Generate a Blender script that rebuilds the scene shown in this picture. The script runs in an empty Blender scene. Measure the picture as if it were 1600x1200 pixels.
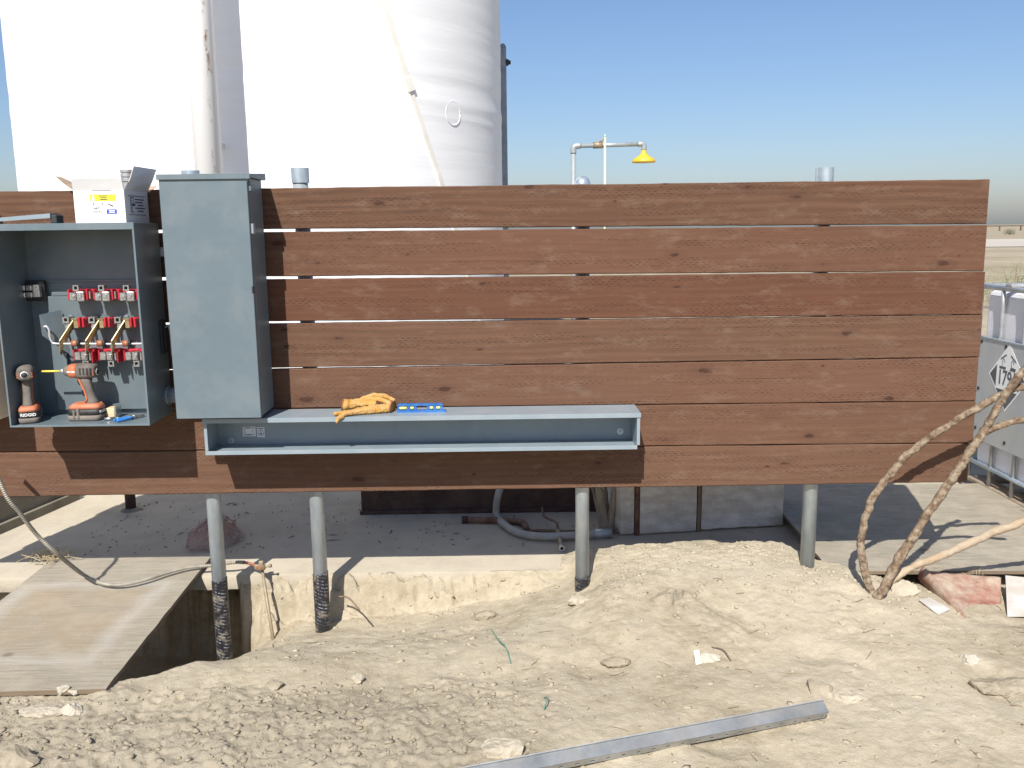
import bpy, bmesh, math, random
import numpy as np
from mathutils import Vector, Matrix, noise as mnoise
random.seed(7)
S = bpy.context.scene
COL = S.collection
rad = math.radians

# ------------------------------------------------------------------ camera
EYE = Vector((0, 0, 1.62)); FPX = 1402.0
_p, _y, _r = rad(9.70), rad(0.33), rad(-0.72)
FW = Vector((math.sin(_y)*math.cos(_p), math.cos(_y)*math.cos(_p), -math.sin(_p)))
_rt = Vector((math.cos(_y), -math.sin(_y), 0)); _up = _rt.cross(FW)
RT = _rt*math.cos(_r) + _up*math.sin(_r); UP = _up*math.cos(_r) - _rt*math.sin(_r)
cd = bpy.data.cameras.new('camera'); cam = bpy.data.objects.new('camera', cd); COL.objects.link(cam)
m3 = Matrix((RT, UP, -FW)).transposed()
cam.matrix_world = Matrix.Translation(EYE) @ m3.to_4x4()
cd.sensor_width = 36; cd.lens = FPX/1600*36; cd.clip_start = .05; cd.clip_end = 9000
S.camera = cam

# ------------------------------------------------------------------ sky and sun
SUN = Vector((-.25, -1.0, 1.02)).normalized()          # towards the sun
W = bpy.data.worlds.new('World'); S.world = W; W.use_nodes = True
wn = W.node_tree; bg = wn.nodes['Background']
sky = wn.nodes.new('ShaderNodeTexSky'); sky.sky_type = 'NISHITA'; sky.sun_disc = False
sky.sun_elevation = math.asin(SUN.z); sky.sun_rotation = math.atan2(SUN.x, SUN.y)
sky.altitude = 0; sky.air_density = 1.1; sky.dust_density = 1.15; sky.ozone_density = 10.0
hz = wn.nodes.new('ShaderNodeMix'); hz.data_type = 'RGBA'; hz.blend_type = 'MULTIPLY'; hz.inputs[0].default_value = 1; hz.inputs[7].default_value = (1.13, .945, .86, 1)
wn.links.new(sky.outputs[0], hz.inputs[6]); wn.links.new(hz.outputs[2], bg.inputs[0]); bg.inputs[1].default_value = .11
sl = bpy.data.lights.new('sun', 'SUN'); sl.energy = 5.0; sl.angle = rad(.53); sl.color = (1, .96, .90)
so = bpy.data.objects.new('sun', sl); COL.objects.link(so)
so.rotation_euler = (-SUN).to_track_quat('-Z', 'Y').to_euler(); so.location = (-3, -12, 14)
S.view_settings.view_transform = 'Standard'; S.view_settings.look = 'None'
S.view_settings.gamma = 1; S.view_settings.exposure = .42; S.view_settings.use_curve_mapping = False

# ------------------------------------------------------------------ places: a photo pixel at a known depth / height
def ray(u, v): return FW + RT*((u-800)/FPX) - UP*((v-600)/FPX)
def at(u, v, Y): d = ray(u, v); return EYE + d*(Y/d.y)
def onz(u, v, z): d = ray(u, v); return EYE + d*((z-EYE.z)/d.z)
def onx(u, v, x): d = ray(u, v); return EYE + d*(x/d.x)

# ------------------------------------------------------------------ materials
class NT:
    def __init__(s, name):
        s.m = bpy.data.materials.new(name); s.m.use_nodes = True; s.t = s.m.node_tree
        s.b = s.t.nodes['Principled BSDF']
        s.tc = s.t.nodes.new('ShaderNodeTexCoord')
    def n(s, ty, **k):
        o = s.t.nodes.new('ShaderNode'+ty)
        for a, v in k.items():
            if hasattr(o, a) and not a.startswith('i_'): setattr(o, a, v)
        return o
    def put(s, sock, v):
        if isinstance(v, bpy.types.NodeSocket): s.t.links.new(v, sock)
        elif v is not None:
            try: sock.default_value = v
            except Exception: sock.default_value = (*v, 1)
    def math(s, op, a, b=None, c=None, clamp=False):
        o = s.n('Math', operation=op); o.use_clamp = clamp
        for i, v in enumerate((a, b, c)):
            if v is not None: s.put(o.inputs[i], v)
        return o.outputs[0]
    def map(s, vec, sc=(1, 1, 1), loc=(0, 0, 0), rot=(0, 0, 0)):
        o = s.n('Mapping'); s.put(o.inputs[0], vec); o.inputs[1].default_value = loc
        o.inputs[2].default_value = rot; o.inputs[3].default_value = sc; return o.outputs[0]
    def noise(s, vec, scale, detail=5, rough=.55, dist=0):
        o = s.n('TexNoise'); s.put(o.inputs['Vector'], vec); o.inputs['Scale'].default_value = scale
        o.inputs['Detail'].default_value = detail; o.inputs['Roughness'].default_value = rough
        o.inputs['Distortion'].default_value = dist; return o.outputs['Fac']
    def ramp(s, f, stops):
        o = s.n('ValToRGB'); s.put(o.inputs[0], f); e = o.color_ramp.elements
        while len(e) > 2: e.remove(e[-1])
        for i, (p, c) in enumerate(stops):
            q = e[i] if i < 2 else e.new(p)
            q.position = p; q.color = (*c, 1) if len(c) == 3 else c
        return o.outputs[0]
    def step(s, f, a, b):
        o = s.n('MapRange'); s.put(o.inputs[0], f); o.inputs[1].default_value = a; o.inputs[2].default_value = b
        o.clamp = True; return o.outputs[0]
    def mix(s, f, a, b, mode='MIX'):
        o = s.n('Mix'); o.data_type = 'RGBA'; o.blend_type = mode
        s.put(o.inputs[0], f); s.put(o.inputs[6], a if isinstance(a, bpy.types.NodeSocket) else (*a, 1))
        s.put(o.inputs[7], b if isinstance(b, bpy.types.NodeSocket) else (*b, 1)); return o.outputs[2]
    def bump(s, h, dist=.002, st=1.0, prev=None):
        o = s.n('Bump'); s.put(o.inputs['Height'], h); o.inputs['Distance'].default_value = dist
        o.inputs['Strength'].default_value = st
        if prev is not None: s.t.links.new(prev, o.inputs['Normal'])
        return o.outputs[0]
    def out(s, col=None, rough=None, normal=None, metal=None, **k):
        s.put(s.b.inputs['Base Color'], col if isinstance(col, bpy.types.NodeSocket) else (*col, 1))
        if rough is not None: s.put(s.b.inputs['Roughness'], rough)
        if metal is not None: s.put(s.b.inputs['Metallic'], metal)
        if normal is not None: s.t.links.new(normal, s.b.inputs['Normal'])
        for a, v in k.items(): s.put(s.b.inputs[a.replace('_', ' ')], v)
        return s.m
    @property
    def obj(s): return s.tc.outputs['Object']

SAND = (.40, .34, .25)
def gen(name, c1, c2, scale=6, stretch=(1, 1, 1), rough=.6, metal=0., bump=.0, bscale=60, lo=.35, hi=.65, dust=0., dcol=SAND, spec=.5, dscale=9):
    """two-tone noise, optional dust patches, fine relief"""
    t = NT(name); v = t.map(t.obj, stretch)
    c = t.ramp(t.noise(v, scale, 6, .6), [(lo, c1), (hi, c2)])
    if dust > 0:
        f = t.math('MULTIPLY', t.step(t.noise(t.map(t.obj, loc=(3, 7, 1)), dscale, 7, .65), .42, .66), dust)
        c = t.mix(f, c, dcol)
    r = t.math('ADD', t.math('MULTIPLY', t.noise(v, scale*3, 3), .25), rough-.12)
    nm = t.bump(t.noise(v, bscale, 5, .6), bump) if bump else None
    return t.out(c, r, nm, metal, Specular_IOR_Level=spec)

def wood_treated():
    t = NT('treated_wood')
    oi = t.n('ObjectInfo'); rnd = oi.outputs['Random']
    cx = t.n('CombineXYZ'); t.put(cx.inputs[0], t.math('MULTIPLY', rnd, 37.)); t.put(cx.inputs[2], t.math('MULTIPLY', rnd, 11.3))
    va = t.n('VectorMath', operation='ADD'); t.put(va.inputs[0], t.obj); t.t.links.new(cx.outputs[0], va.inputs[1])
    P = va.outputs[0]
    g1 = t.noise(t.map(P, (.9, 1, 17)), 2.0, 4, .55, .8)
    g2 = t.noise(t.map(P, (2.2, 1, 90)), 2.0, 3, .6)
    big = t.noise(t.map(P, (.8, 1, 2.2)), 1.7, 4, .55)
    # flat-sawn figure
    wv = t.n('TexWave'); wv.wave_type = 'BANDS'; wv.bands_direction = 'Z'
    t.put(wv.inputs['Vector'], t.map(P, (.55, 1, 3.4))); wv.inputs['Scale'].default_value = 3.0
    wv.inputs['Distortion'].default_value = 7; wv.inputs['Detail'].default_value = 2; wv.inputs['Detail Scale'].default_value = .7
    c = t.ramp(t.math('ADD', t.math('MULTIPLY', g1, .74), t.math('MULTIPLY', wv.outputs['Fac'], .24)),
               [(.24, (.058, .025, .014)), (.40, (.104, .048, .027)), (.56, (.136, .066, .038)), (.76, (.205, .114, .068))])
    c = t.mix(t.math('MULTIPLY', t.step(g2, .5, .8), .14), c, (.085, .038, .025))
    # board to board hue
    c = t.mix(t.math('MULTIPLY', t.step(big, .35, .7), .6), c, (.122, .072, .043))
    c = t.mix(t.math('MULTIPLY', t.math('FRACT', t.math('MULTIPLY', rnd, 9.7)), .65), c, (.135, .050, .026))
    drift = t.step(t.noise(t.map(P, (.5, 1, 1.3), (8, 0, 2)), 1.4, 3, .5), .3, .7)
    c = t.mix(t.math('SUBTRACT', .42, t.math('MULTIPLY', drift, .42)), c, (.070, .034, .019))
    c = t.mix(t.math('MULTIPLY', t.math('FRACT', t.math('MULTIPLY', rnd, 23.1)), .5), c, (.178, .105, .068))
    # knots
    vo = t.n('TexVoronoi'); vo.voronoi_dimensions = '3D'; vo.inputs['Scale'].default_value = 1.0
    t.put(vo.inputs['Vector'], t.map(P, (4.6, .01, 12.0), (.3, .2, .1)))
    sp = t.n('SeparateColor'); t.t.links.new(vo.outputs['Color'], sp.inputs[0])
    kd = t.math('ADD', vo.outputs['Distance'], t.math('MULTIPLY', t.math('SUBTRACT', t.noise(P, 34, 4, .65), .5), .20))
    ks = t.math('MULTIPLY', sp.outputs[0], .135)
    kn = t.math('MULTIPLY', t.step(t.math('SUBTRACT', ks, kd), -.025, .02), .85)
    c = t.mix(kn, c, (.030, .013, .009))
    halo = t.math('MULTIPLY', t.step(t.math('SUBTRACT', t.math('MULTIPLY', sp.outputs[0], .46), kd), .0, .36), .5)
    c = t.mix(halo, c, (.09, .042, .027))
    # pale scuffs, dried mud
    sc = t.math('MULTIPLY', t.step(t.noise(t.map(P, (2.5, 1, 7)), 2.3, 5, .75), .52, .76), .5)
    c = t.mix(sc, c, (.24, .175, .128))
    fl = t.math('MULTIPLY', t.step(t.noise(t.map(P, (14, 1, 40)), 1.5, 5, .75), .67, .74), .75)
    c = t.mix(fl, c, (.40, .32, .24))
    c = t.mix(1.0, c, (.86, .84, .82), 'MULTIPLY')
    ck = t.math('MULTIPLY', t.step(t.noise(t.map(P, (.45, 1, 75)), 1.6, 3, .5), .69, .74), .8)   # drying checks
    c = t.mix(ck, c, (.03, .014, .009))
    # incising slits
    sx = t.n('SeparateXYZ'); t.put(sx.inputs[0], t.obj)
    rowf = t.math('DIVIDE', t.math('ADD', sx.outputs[2], t.math('MULTIPLY', t.noise(t.map(t.obj, (1.3, 1, 1)), 2.0, 2), .03)), .0098)
    row = t.math('FLOOR', rowf)
    wn_ = t.n('TexWhiteNoise'); wn_.noise_dimensions = '1D'; t.put(wn_.inputs['W'], row)
    jit = t.math('MULTIPLY', wn_.outputs['Value'], .22)
    colf = t.math('ADD', t.math('DIVIDE', sx.outputs[0], .027), t.math('ADD', t.math('MULTIPLY', row, .5), jit))
    fx = t.math('ABSOLUTE', t.math('SUBTRACT', t.math('FRACT', colf), .5))
    fz = t.math('ABSOLUTE', t.math('SUBTRACT', t.math('FRACT', rowf), .5))
    slit = t.math('MULTIPLY', t.math('LESS_THAN', fx, .27), t.math('LESS_THAN', fz, .13))
    msk = t.step(t.noise(t.map(P, (.55, 1, 7), (5, 0, 3)), 2.3, 4, .6), .46, .62)
    wc = t.n('TexWhiteNoise'); wc.noise_dimensions = '2D'; cc2 = t.n('CombineXYZ'); t.put(cc2.inputs[0], t.math('FLOOR', colf)); t.put(cc2.inputs[1], row); t.t.links.new(cc2.outputs[0], wc.inputs['Vector'])
    slit = t.math('MULTIPLY', t.math('MULTIPLY', slit, msk), t.step(wc.outputs['Value'], .1, .9))
    c = t.mix(t.math('MULTIPLY', slit, .62), c, (.035, .016, .010))
    hgt = t.math('ADD', t.math('SUBTRACT', t.math('MULTIPLY', g2, .35), slit), g1)
    nm = t.bump(hgt, .0018)
    return t.out(c, t.math('ADD', t.math('MULTIPLY', g1, .15), .72), nm, Specular_IOR_Level=.25)

def soil(name='soil'):
    t = NT(name); P = t.obj
    a = t.noise(P, 1.1, 4, .6); b = t.noise(P, 14, 5, .7); f = t.noise(P, 160, 3, .7)
    c = t.ramp(t.math('ADD', t.math('MULTIPLY', a, .55), t.math('MULTIPLY', b, .45)),
               [(.36, (.292, .243, .166)), (.47, (.388, .333, .236)), (.60, (.468, .410, .303))])
    c = t.mix(t.math('MULTIPLY', t.step(t.noise(t.map(P, loc=(9, 2, 0)), 5.5, 4, .7), .52, .72), .45), c, (.40, .35, .265))
    c = t.mix(t.math('MULTIPLY', t.step(f, .58, .74), .4), c, (.28, .23, .155))
    c = t.mix(t.math('MULTIPLY', t.step(t.noise(P, 95, 2, .5), .66, .72), .4), c, (.58, .51, .41))
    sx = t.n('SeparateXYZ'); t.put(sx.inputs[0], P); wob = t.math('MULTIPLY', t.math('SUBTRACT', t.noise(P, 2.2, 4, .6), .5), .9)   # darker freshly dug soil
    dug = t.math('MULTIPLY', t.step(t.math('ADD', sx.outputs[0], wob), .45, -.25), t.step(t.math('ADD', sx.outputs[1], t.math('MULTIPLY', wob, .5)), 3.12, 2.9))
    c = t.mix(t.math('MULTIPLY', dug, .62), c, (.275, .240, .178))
    hh = t.math('ADD', t.math('MULTIPLY', b, .006), t.math('ADD', t.math('MULTIPLY', f, .0032), t.math('MULTIPLY', t.noise(P, 48, 3, .65), .0032))); far_ = t.math('MULTIPLY', t.step(sx.outputs[1], 9, 22), t.step(t.noise(t.map(P, (.05, .16, 1)), 1.0, 6, .65), .30, .62)); c = t.mix(t.math('MULTIPLY', far_, .8), c, (.27, .215, .140)); nm = t.bump(hh, 1.0)
    return t.out(c, .95, nm, Specular_IOR_Level=.12)

def plywood(name, inner=True, dust=.5):
    t = NT(name); P = t.obj
    g = t.noise(t.map(P, (1.6, 34, 1)), 2.5, 5, .65, .6)
    big = t.noise(P, 2.2, 6, .6)
    c = t.ramp(g, [(.3, (.235, .200, .150)), (.55, (.312, .278, .212)), (.75, (.375, .338, .265))])
    if inner:
        sx = t.n('SeparateXYZ'); t.put(sx.inputs[0], P)
        wob = t.math('MULTIPLY', t.math('SUBTRACT', t.noise(P, 5, 5), .5), .12)
        ex = t.math('SUBTRACT', .29, t.math('ABSOLUTE', t.math('ADD', t.math('ADD', sx.outputs[0], .07), wob)))
        ey = t.math('SUBTRACT', .36, t.math('ABSOLUTE', t.math('ADD', t.math('ADD', sx.outputs[1], .07), wob)))
        d = t.math('MINIMUM', ex, ey)
        ins = t.step(d, -.01, .07)
        c = t.mix(t.math('MULTIPLY', t.math('MULTIPLY', ins, .85), t.step(t.noise(P, 4, 6, .65), .32, .62)), c, (.315, .245, .162))
        rim = t.math('MULTIPLY', t.step(d, -.075, -.02), t.math('SUBTRACT', 1, t.step(d, -.02, .05)))
        c = t.mix(t.math('MULTIPLY', rim, .45), c, (.46, .43, .38))
    c = t.mix(t.math('MULTIPLY', t.step(t.noise(P, 6, 8, .65), .45, .66), dust), c, (.40, .345, .265))
    vo = t.n('TexVoronoi'); vo.inputs['Scale'].default_value = 1; t.put(vo.inputs['Vector'], t.map(P, (4.2, 5.2, 0)))
    sp = t.n('SeparateColor'); t.t.links.new(vo.outputs['Color'], sp.inputs[0])
    kn = t.step(t.math('SUBTRACT', t.math('MULTIPLY', sp.outputs[1], .13), t.math('ADD', vo.outputs['Distance'], t.math('MULTIPLY', t.noise(P, 30, 3), .06))), -.05, .03)
    c = t.mix(t.math('MULTIPLY', kn, .7), c, (.13, .09, .06))
    nm = t.bump(g, .003); nm = t.bump(t.noise(P, 90, 5), .0015, 1, nm)
    return t.out(c, .85, nm, Specular_IOR_Level=.2)

def tank_white():
    t = NT('tank_gelcoat'); P = t.obj
    st = t.noise(t.map(P, (.5, .5, 14)), 3, 6, .6, .5)
    c = t.ramp(t.noise(t.map(P, (.6, .6, 5)), 2.3, 6, .6), [(.3, (.80, .805, .80)), (.7, (.86, .86, .85))])
    nm = t.bump(st, .0016, .6)
    return t.out(c, .6, nm, Specular_IOR_Level=.25)

def rusty_white():
    t = NT('white_pipe_paint'); P = t.obj
    sx = t.n('SeparateXYZ'); t.put(sx.inputs[0], P)
    line = t.math('SUBTRACT', 1, t.step(t.math('ABSOLUTE', t.math('ADD', t.math('SUBTRACT', sx.outputs[0], .055), t.math('MULTIPLY', t.math('SUBTRACT', t.noise(P, 5, 4), .5), .05))), .0, .012))
    f = t.math('MULTIPLY', line, t.step(t.noise(t.map(P, (1, 1, .5)), 9, 6, .75), .47, .56))
    c = t.mix(f, (.76, .755, .73), (.22, .10, .04))
    return t.out(c, .45)

def tape_black():
    t = NT('pipe_wrap_tape'); P = t.obj
    sx = t.n('SeparateXYZ'); t.put(sx.inputs[0], P)
    # slanted rows of pale printing on black wrap
    w = t.math('ADD', sx.outputs[2], t.math('MULTIPLY', sx.outputs[0], .35))
    rowf = t.math('DIVIDE', w, .0165); fz = t.math('FRACT', rowf)
    band = t.math('LESS_THAN', fz, .26)
    ch = t.math('MULTIPLY', t.step(t.noise(t.map(P, (60, 60, 12)), 2.2, 3, .6), .47, .53), t.step(t.noise(P, 18, 3, .6), .42, .58))
    c = t.mix(t.math('MULTIPLY', band, ch), (.018, .018, .022), (.30, .31, .34))
    c = t.mix(t.math('MULTIPLY', t.step(t.noise(P, 30, 4), .5, .7), .5), c, SAND)
    return t.out(c, .5, t.bump(fz, .0015))

M = {}
M['wood'] = wood_treated()
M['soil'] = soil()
M['slab'] = gen('dusty_concrete', (.345, .30, .232), (.415, .365, .282), 3, rough=.9, bump=.004, bscale=45, spec=.15, dust=.6, dcol=(.42, .375, .285))
M['slab_edge'] = gen('bare_concrete', (.22, .20, .17), (.33, .29, .235), 12, rough=.9, bump=.004, bscale=70, spec=.15, dust=.5)
M['galv'] = gen('galvanized_steel', (.30, .34, .355), (.41, .45, .465), 26, (1, 1, .35), .45, .3, .0006, 90, dust=.16, dcol=(.5, .46, .40))
M['galv_new'] = gen('zinc_coupling', (.40, .47, .51), (.56, .63, .67), 40, (1, 1, .3), .3, .6, .0003, 90)
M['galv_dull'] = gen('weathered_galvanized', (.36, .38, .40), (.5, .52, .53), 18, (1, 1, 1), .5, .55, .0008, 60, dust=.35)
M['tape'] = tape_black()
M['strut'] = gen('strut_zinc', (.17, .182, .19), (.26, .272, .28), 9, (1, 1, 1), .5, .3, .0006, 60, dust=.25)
M['grey'] = gen('grey_enamel', (.112, .150, .168), (.122, .162, .181), 3.5, rough=.38, bump=.0004, bscale=25, dust=.16, dcol=(.30, .30, .275), dscale=7)
M['grey_in'] = gen('grey_enamel_pan', (.102, .132, .146), (.112, .145, .158), 3, rough=.45, bump=.0003, bscale=30, dust=.08, dcol=(.33, .33, .30))
M['grey_lite'] = gen('grey_enamel_gutter', (.215, .265, .295), (.24, .295, .325), 4, rough=.35, bump=.0004, bscale=25, dust=.15, dcol=(.46, .44, .40))
M['dark'] = gen('black_plastic_and_hole_shade', (.012, .013, .015), (.022, .023, .025), 20, rough=.5)  # also fills small holes, where the black stands for their shade
M['dark_and_gap_shade'] = gen('dark_grey_and_gap_shade', (.018, .021, .024), (.03, .034, .038), 20, rough=.7)
M['red'] = gen('red_insulator', (.40, .015, .03), (.50, .03, .045), 20, rough=.4)
M['alu'] = gen('tinned_aluminium', (.42, .42, .40), (.66, .66, .65), 120, rough=.28, metal=.9, bump=.0004, bscale=200)
M['brass'] = gen('dichromate_brass', (.42, .33, .16), (.55, .45, .26), 30, rough=.32, metal=.8)
M['copper'] = gen('copper_brown', (.30, .115, .06), (.40, .17, .09), 40, rough=.5, metal=.25)
M['steel_rod'] = gen('bright_zinc_rod', (.66, .68, .70), (.8, .81, .82), 50, rough=.25, metal=.7)
M['cream'] = gen('cream_paint', (.70, .66, .54), (.76, .72, .60), 5, rough=.5)
M['tank'] = tank_white()
M['strap'] = gen('cream_strap', (.74, .71, .63), (.79, .76, .69), 8, rough=.5)
M['wpipe'] = rusty_white()
M['lug_steel'] = gen('blue_grey_steel_and_shade', (.20, .24, .28), (.27, .31, .35), 10, rough=.6, metal=.2)
M['ply'] = plywood('weathered_plywood')
M['ply2'] = plywood('dusty_plywood', False, .75)
M['ply_edge'] = gen('plywood_edge', (.13, .095, .06), (.22, .165, .11), 10, (1, 1, 60), .85)
M['orange'] = gen('orange_plastic', (.48, .10, .028), (.60, .15, .05), 25, rough=.6, dust=.55, dcol=(.35, .25, .18))
M['toolgrey'] = gen('dusty_tool_rubber', (.095, .082, .070), (.16, .14, .12), 22, rough=.75, bump=.0006, bscale=140, dust=.5, dcol=(.24, .205, .165))
M['toolblack'] = gen('battery_black', (.02, .019, .02), (.05, .045, .042), 25, rough=.6)
M['yellow'] = gen('yellow_paint', (.68, .42, .03), (.74, .48, .05), 10, rough=.45)
M['lime'] = gen('pale_green_rod', (.62, .68, .38), (.7, .74, .46), 10, rough=.5)
M['bityellow'] = gen('yellow_drill_bit', (.62, .52, .05), (.72, .62, .1), 60, rough=.45)
M['card_w'] = gen('white_carton', (.72, .72, .71), (.77, .77, .76), 6, rough=.7, bump=.0004, bscale=60)
M['card_b'] = gen('kraft_inside', (.36, .26, .17), (.44, .33, .22), 6, rough=.85, bump=.0005, bscale=70)
M['lab_yel'] = gen('yellow_print', (.80, .72, .02), (.83, .76, .04), 9, rough=.6)
M['lab_blu'] = gen('blue_print', (.035, .06, .38), (.05, .075, .44), 9, rough=.6)
M['ink'] = gen('black_ink', (.03, .03, .035), (.05, .05, .055), 20, rough=.7)
M['ink_soft'] = gen('grey_ink', (.22, .22, .23), (.30, .30, .31), 40, rough=.7)
M['ink_dusty'] = gen('faded_black_ink', (.075, .08, .085), (.12, .125, .13), 20, rough=.8)
M['ink_blue'] = gen('navy_ink', (.03, .055, .16), (.05, .08, .2), 20, rough=.7)
M['paper'] = gen('paper_white', (.70, .71, .72), (.77, .78, .78), 14, rough=.7)
M['ivory'] = gen('ivory_print', (.75, .75, .73), (.8, .8, .78), 14, rough=.6)
M['leather'] = gen('yellow_leather', (.40, .20, .03), (.50, .28, .07), 14, rough=.8, bump=.0015, bscale=70, dust=.6, dcol=(.46, .32, .17), dscale=26)
M['leather_dk'] = gen('brown_leather_hem', (.20, .07, .025), (.28, .11, .04), 20, rough=.8)
M['blue'] = gen('blue_anodised', (.02, .13, .42), (.06, .22, .55), 20, rough=.35, metal=.3)
M['vial'] = gen('vial_yellow', (.66, .66, .20), (.74, .74, .32), 20, rough=.15)
M['handle_blue'] = gen('blue_vinyl', (.02, .17, .50), (.04, .22, .6), 20, rough=.4)
M['toolsteel'] = gen('tool_steel', (.22, .22, .22), (.34, .34, .33), 50, rough=.4, metal=.7)
M['pine'] = gen('pine_block', (.60, .45, .25), (.70, .55, .33), 12, (1, 1, 8), .7)
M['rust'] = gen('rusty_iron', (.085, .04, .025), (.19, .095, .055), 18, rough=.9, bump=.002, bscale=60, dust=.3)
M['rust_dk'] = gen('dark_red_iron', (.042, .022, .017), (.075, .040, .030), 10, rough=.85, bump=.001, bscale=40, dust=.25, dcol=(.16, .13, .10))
M['cable'] = gen('cable_armour', (.24, .22, .18), (.36, .33, .27), 30, rough=.55, metal=.2, dust=.3)
M['clamp'] = gen('bronze_clamp', (.26, .20, .12), (.36, .29, .19), 40, rough=.6, metal=.4, dust=.5)
M['root'] = gen('dirt_caked_root', (.110, .070, .044), (.205, .142, .092), 30, (1, 1, 1), .95, 0, .006, 55, .40, .60, .78, (.385, .325, .235), .15, 42)
M['root_pale'] = gen('pale_dusty_root', (.34, .25, .16), (.42, .33, .225), 16, rough=.95, bump=.003, bscale=50, dust=.7)
M['redsheet'] = gen('peeling_red_paint', (.20, .072, .046), (.28, .12, .08), 9, rough=.8, bump=.002, bscale=50, dust=1., dcol=(.42, .35, .26), dscale=7)
M['whitesheet'] = gen('dirty_white_board', (.44, .43, .40), (.56, .55, .52), 9, rough=.7, dust=.7)
M['old_white'] = gen('weathered_white_timber', (.55, .495, .42), (.74, .68, .59), 4, (2, 2, 6), .85, 0, .004, 40, .36, .6, .4, (.30, .25, .19), .2)
M['old_grey'] = gen('weathered_grey_wood', (.17, .13, .095), (.33, .27, .20), 6, (9, 9, 1.2), .9, 0, .004, 30, .35, .65, .3)
M['hose'] = gen('grey_hose', (.25, .245, .23), (.34, .33, .305), 12, rough=.7, dust=.5)
M['bag'] = gen('red_plastic_bag', (.36, .19, .16), (.52, .36, .31), 8, rough=.35, bump=.004, bscale=22, dust=.4)
M['clear'] = gen('clear_film', (.72, .71, .73), (.80, .79, .81), 8, rough=.25)
M['ibc_bottle'] = gen('white_polyethylene', (.66, .65, .67), (.74, .73, .74), 2.5, rough=.4)
M['ibc_plate'] = gen('grey_sheet_metal', (.36, .385, .395), (.44, .465, .47), 3, (1, 1, .5), .5, .25, .0008, 20, dust=.2)
M['pallet'] = gen('pallet_wood', (.20, .145, .10), (.32, .25, .18), 9, (1, 5, 5), .85, dust=.4)
M['stone'] = gen('pale_stone', (.36, .315, .235), (.45, .40, .31), 16, rough=.95, bump=.004, bscale=45, spec=.12)
M['stone_dk'] = gen('brown_clod', (.27, .228, .163), (.36, .31, .23), 16, rough=.95, bump=.005, bscale=45, spec=.1)
M['stone_wh'] = gen('chalky_stone', (.42, .375, .29), (.50, .455, .37), 16, rough=.95, bump=.003, bscale=45, spec=.12)
M['chips'] = gen('dark_litter', (.13, .11, .09), (.25, .215, .17), 25, rough=.95)
M['straw'] = gen('dry_straw', (.42, .33, .18), (.52, .43, .26), 25, rough=.8)
M['twig'] = gen('twig', (.16, .11, .07), (.26, .19, .12), 25, rough=.9)
M['wire_green'] = gen('green_wire', (.06, .20, .15), (.09, .26, .2), 25, rough=.5)
M['weed'] = gen('weed_green', (.10, .16, .05), (.18, .23, .09), 3, rough=.8)
M['bush'] = gen('dry_bush', (.055, .075, .03), (.10, .12, .05), 3, rough=.9)
M['road'] = gen('pale_dirt_road', (.44, .39, .32), (.50, .45, .38), .05, rough=.95)
M['farpipe'] = gen('dark_pipeline', (.10, .07, .055), (.15, .105, .08), 1, rough=.8)
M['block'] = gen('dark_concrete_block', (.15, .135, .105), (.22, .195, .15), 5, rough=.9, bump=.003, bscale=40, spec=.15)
def clear_film():
    t = NT('thin_clear_plastic'); t.out((.92, .92, .94), .2, t.bump(t.noise(t.obj, 30, 4), .006))
    t.b.inputs['Alpha'].default_value = .30; return t.m
M['film'] = clear_film()

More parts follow.
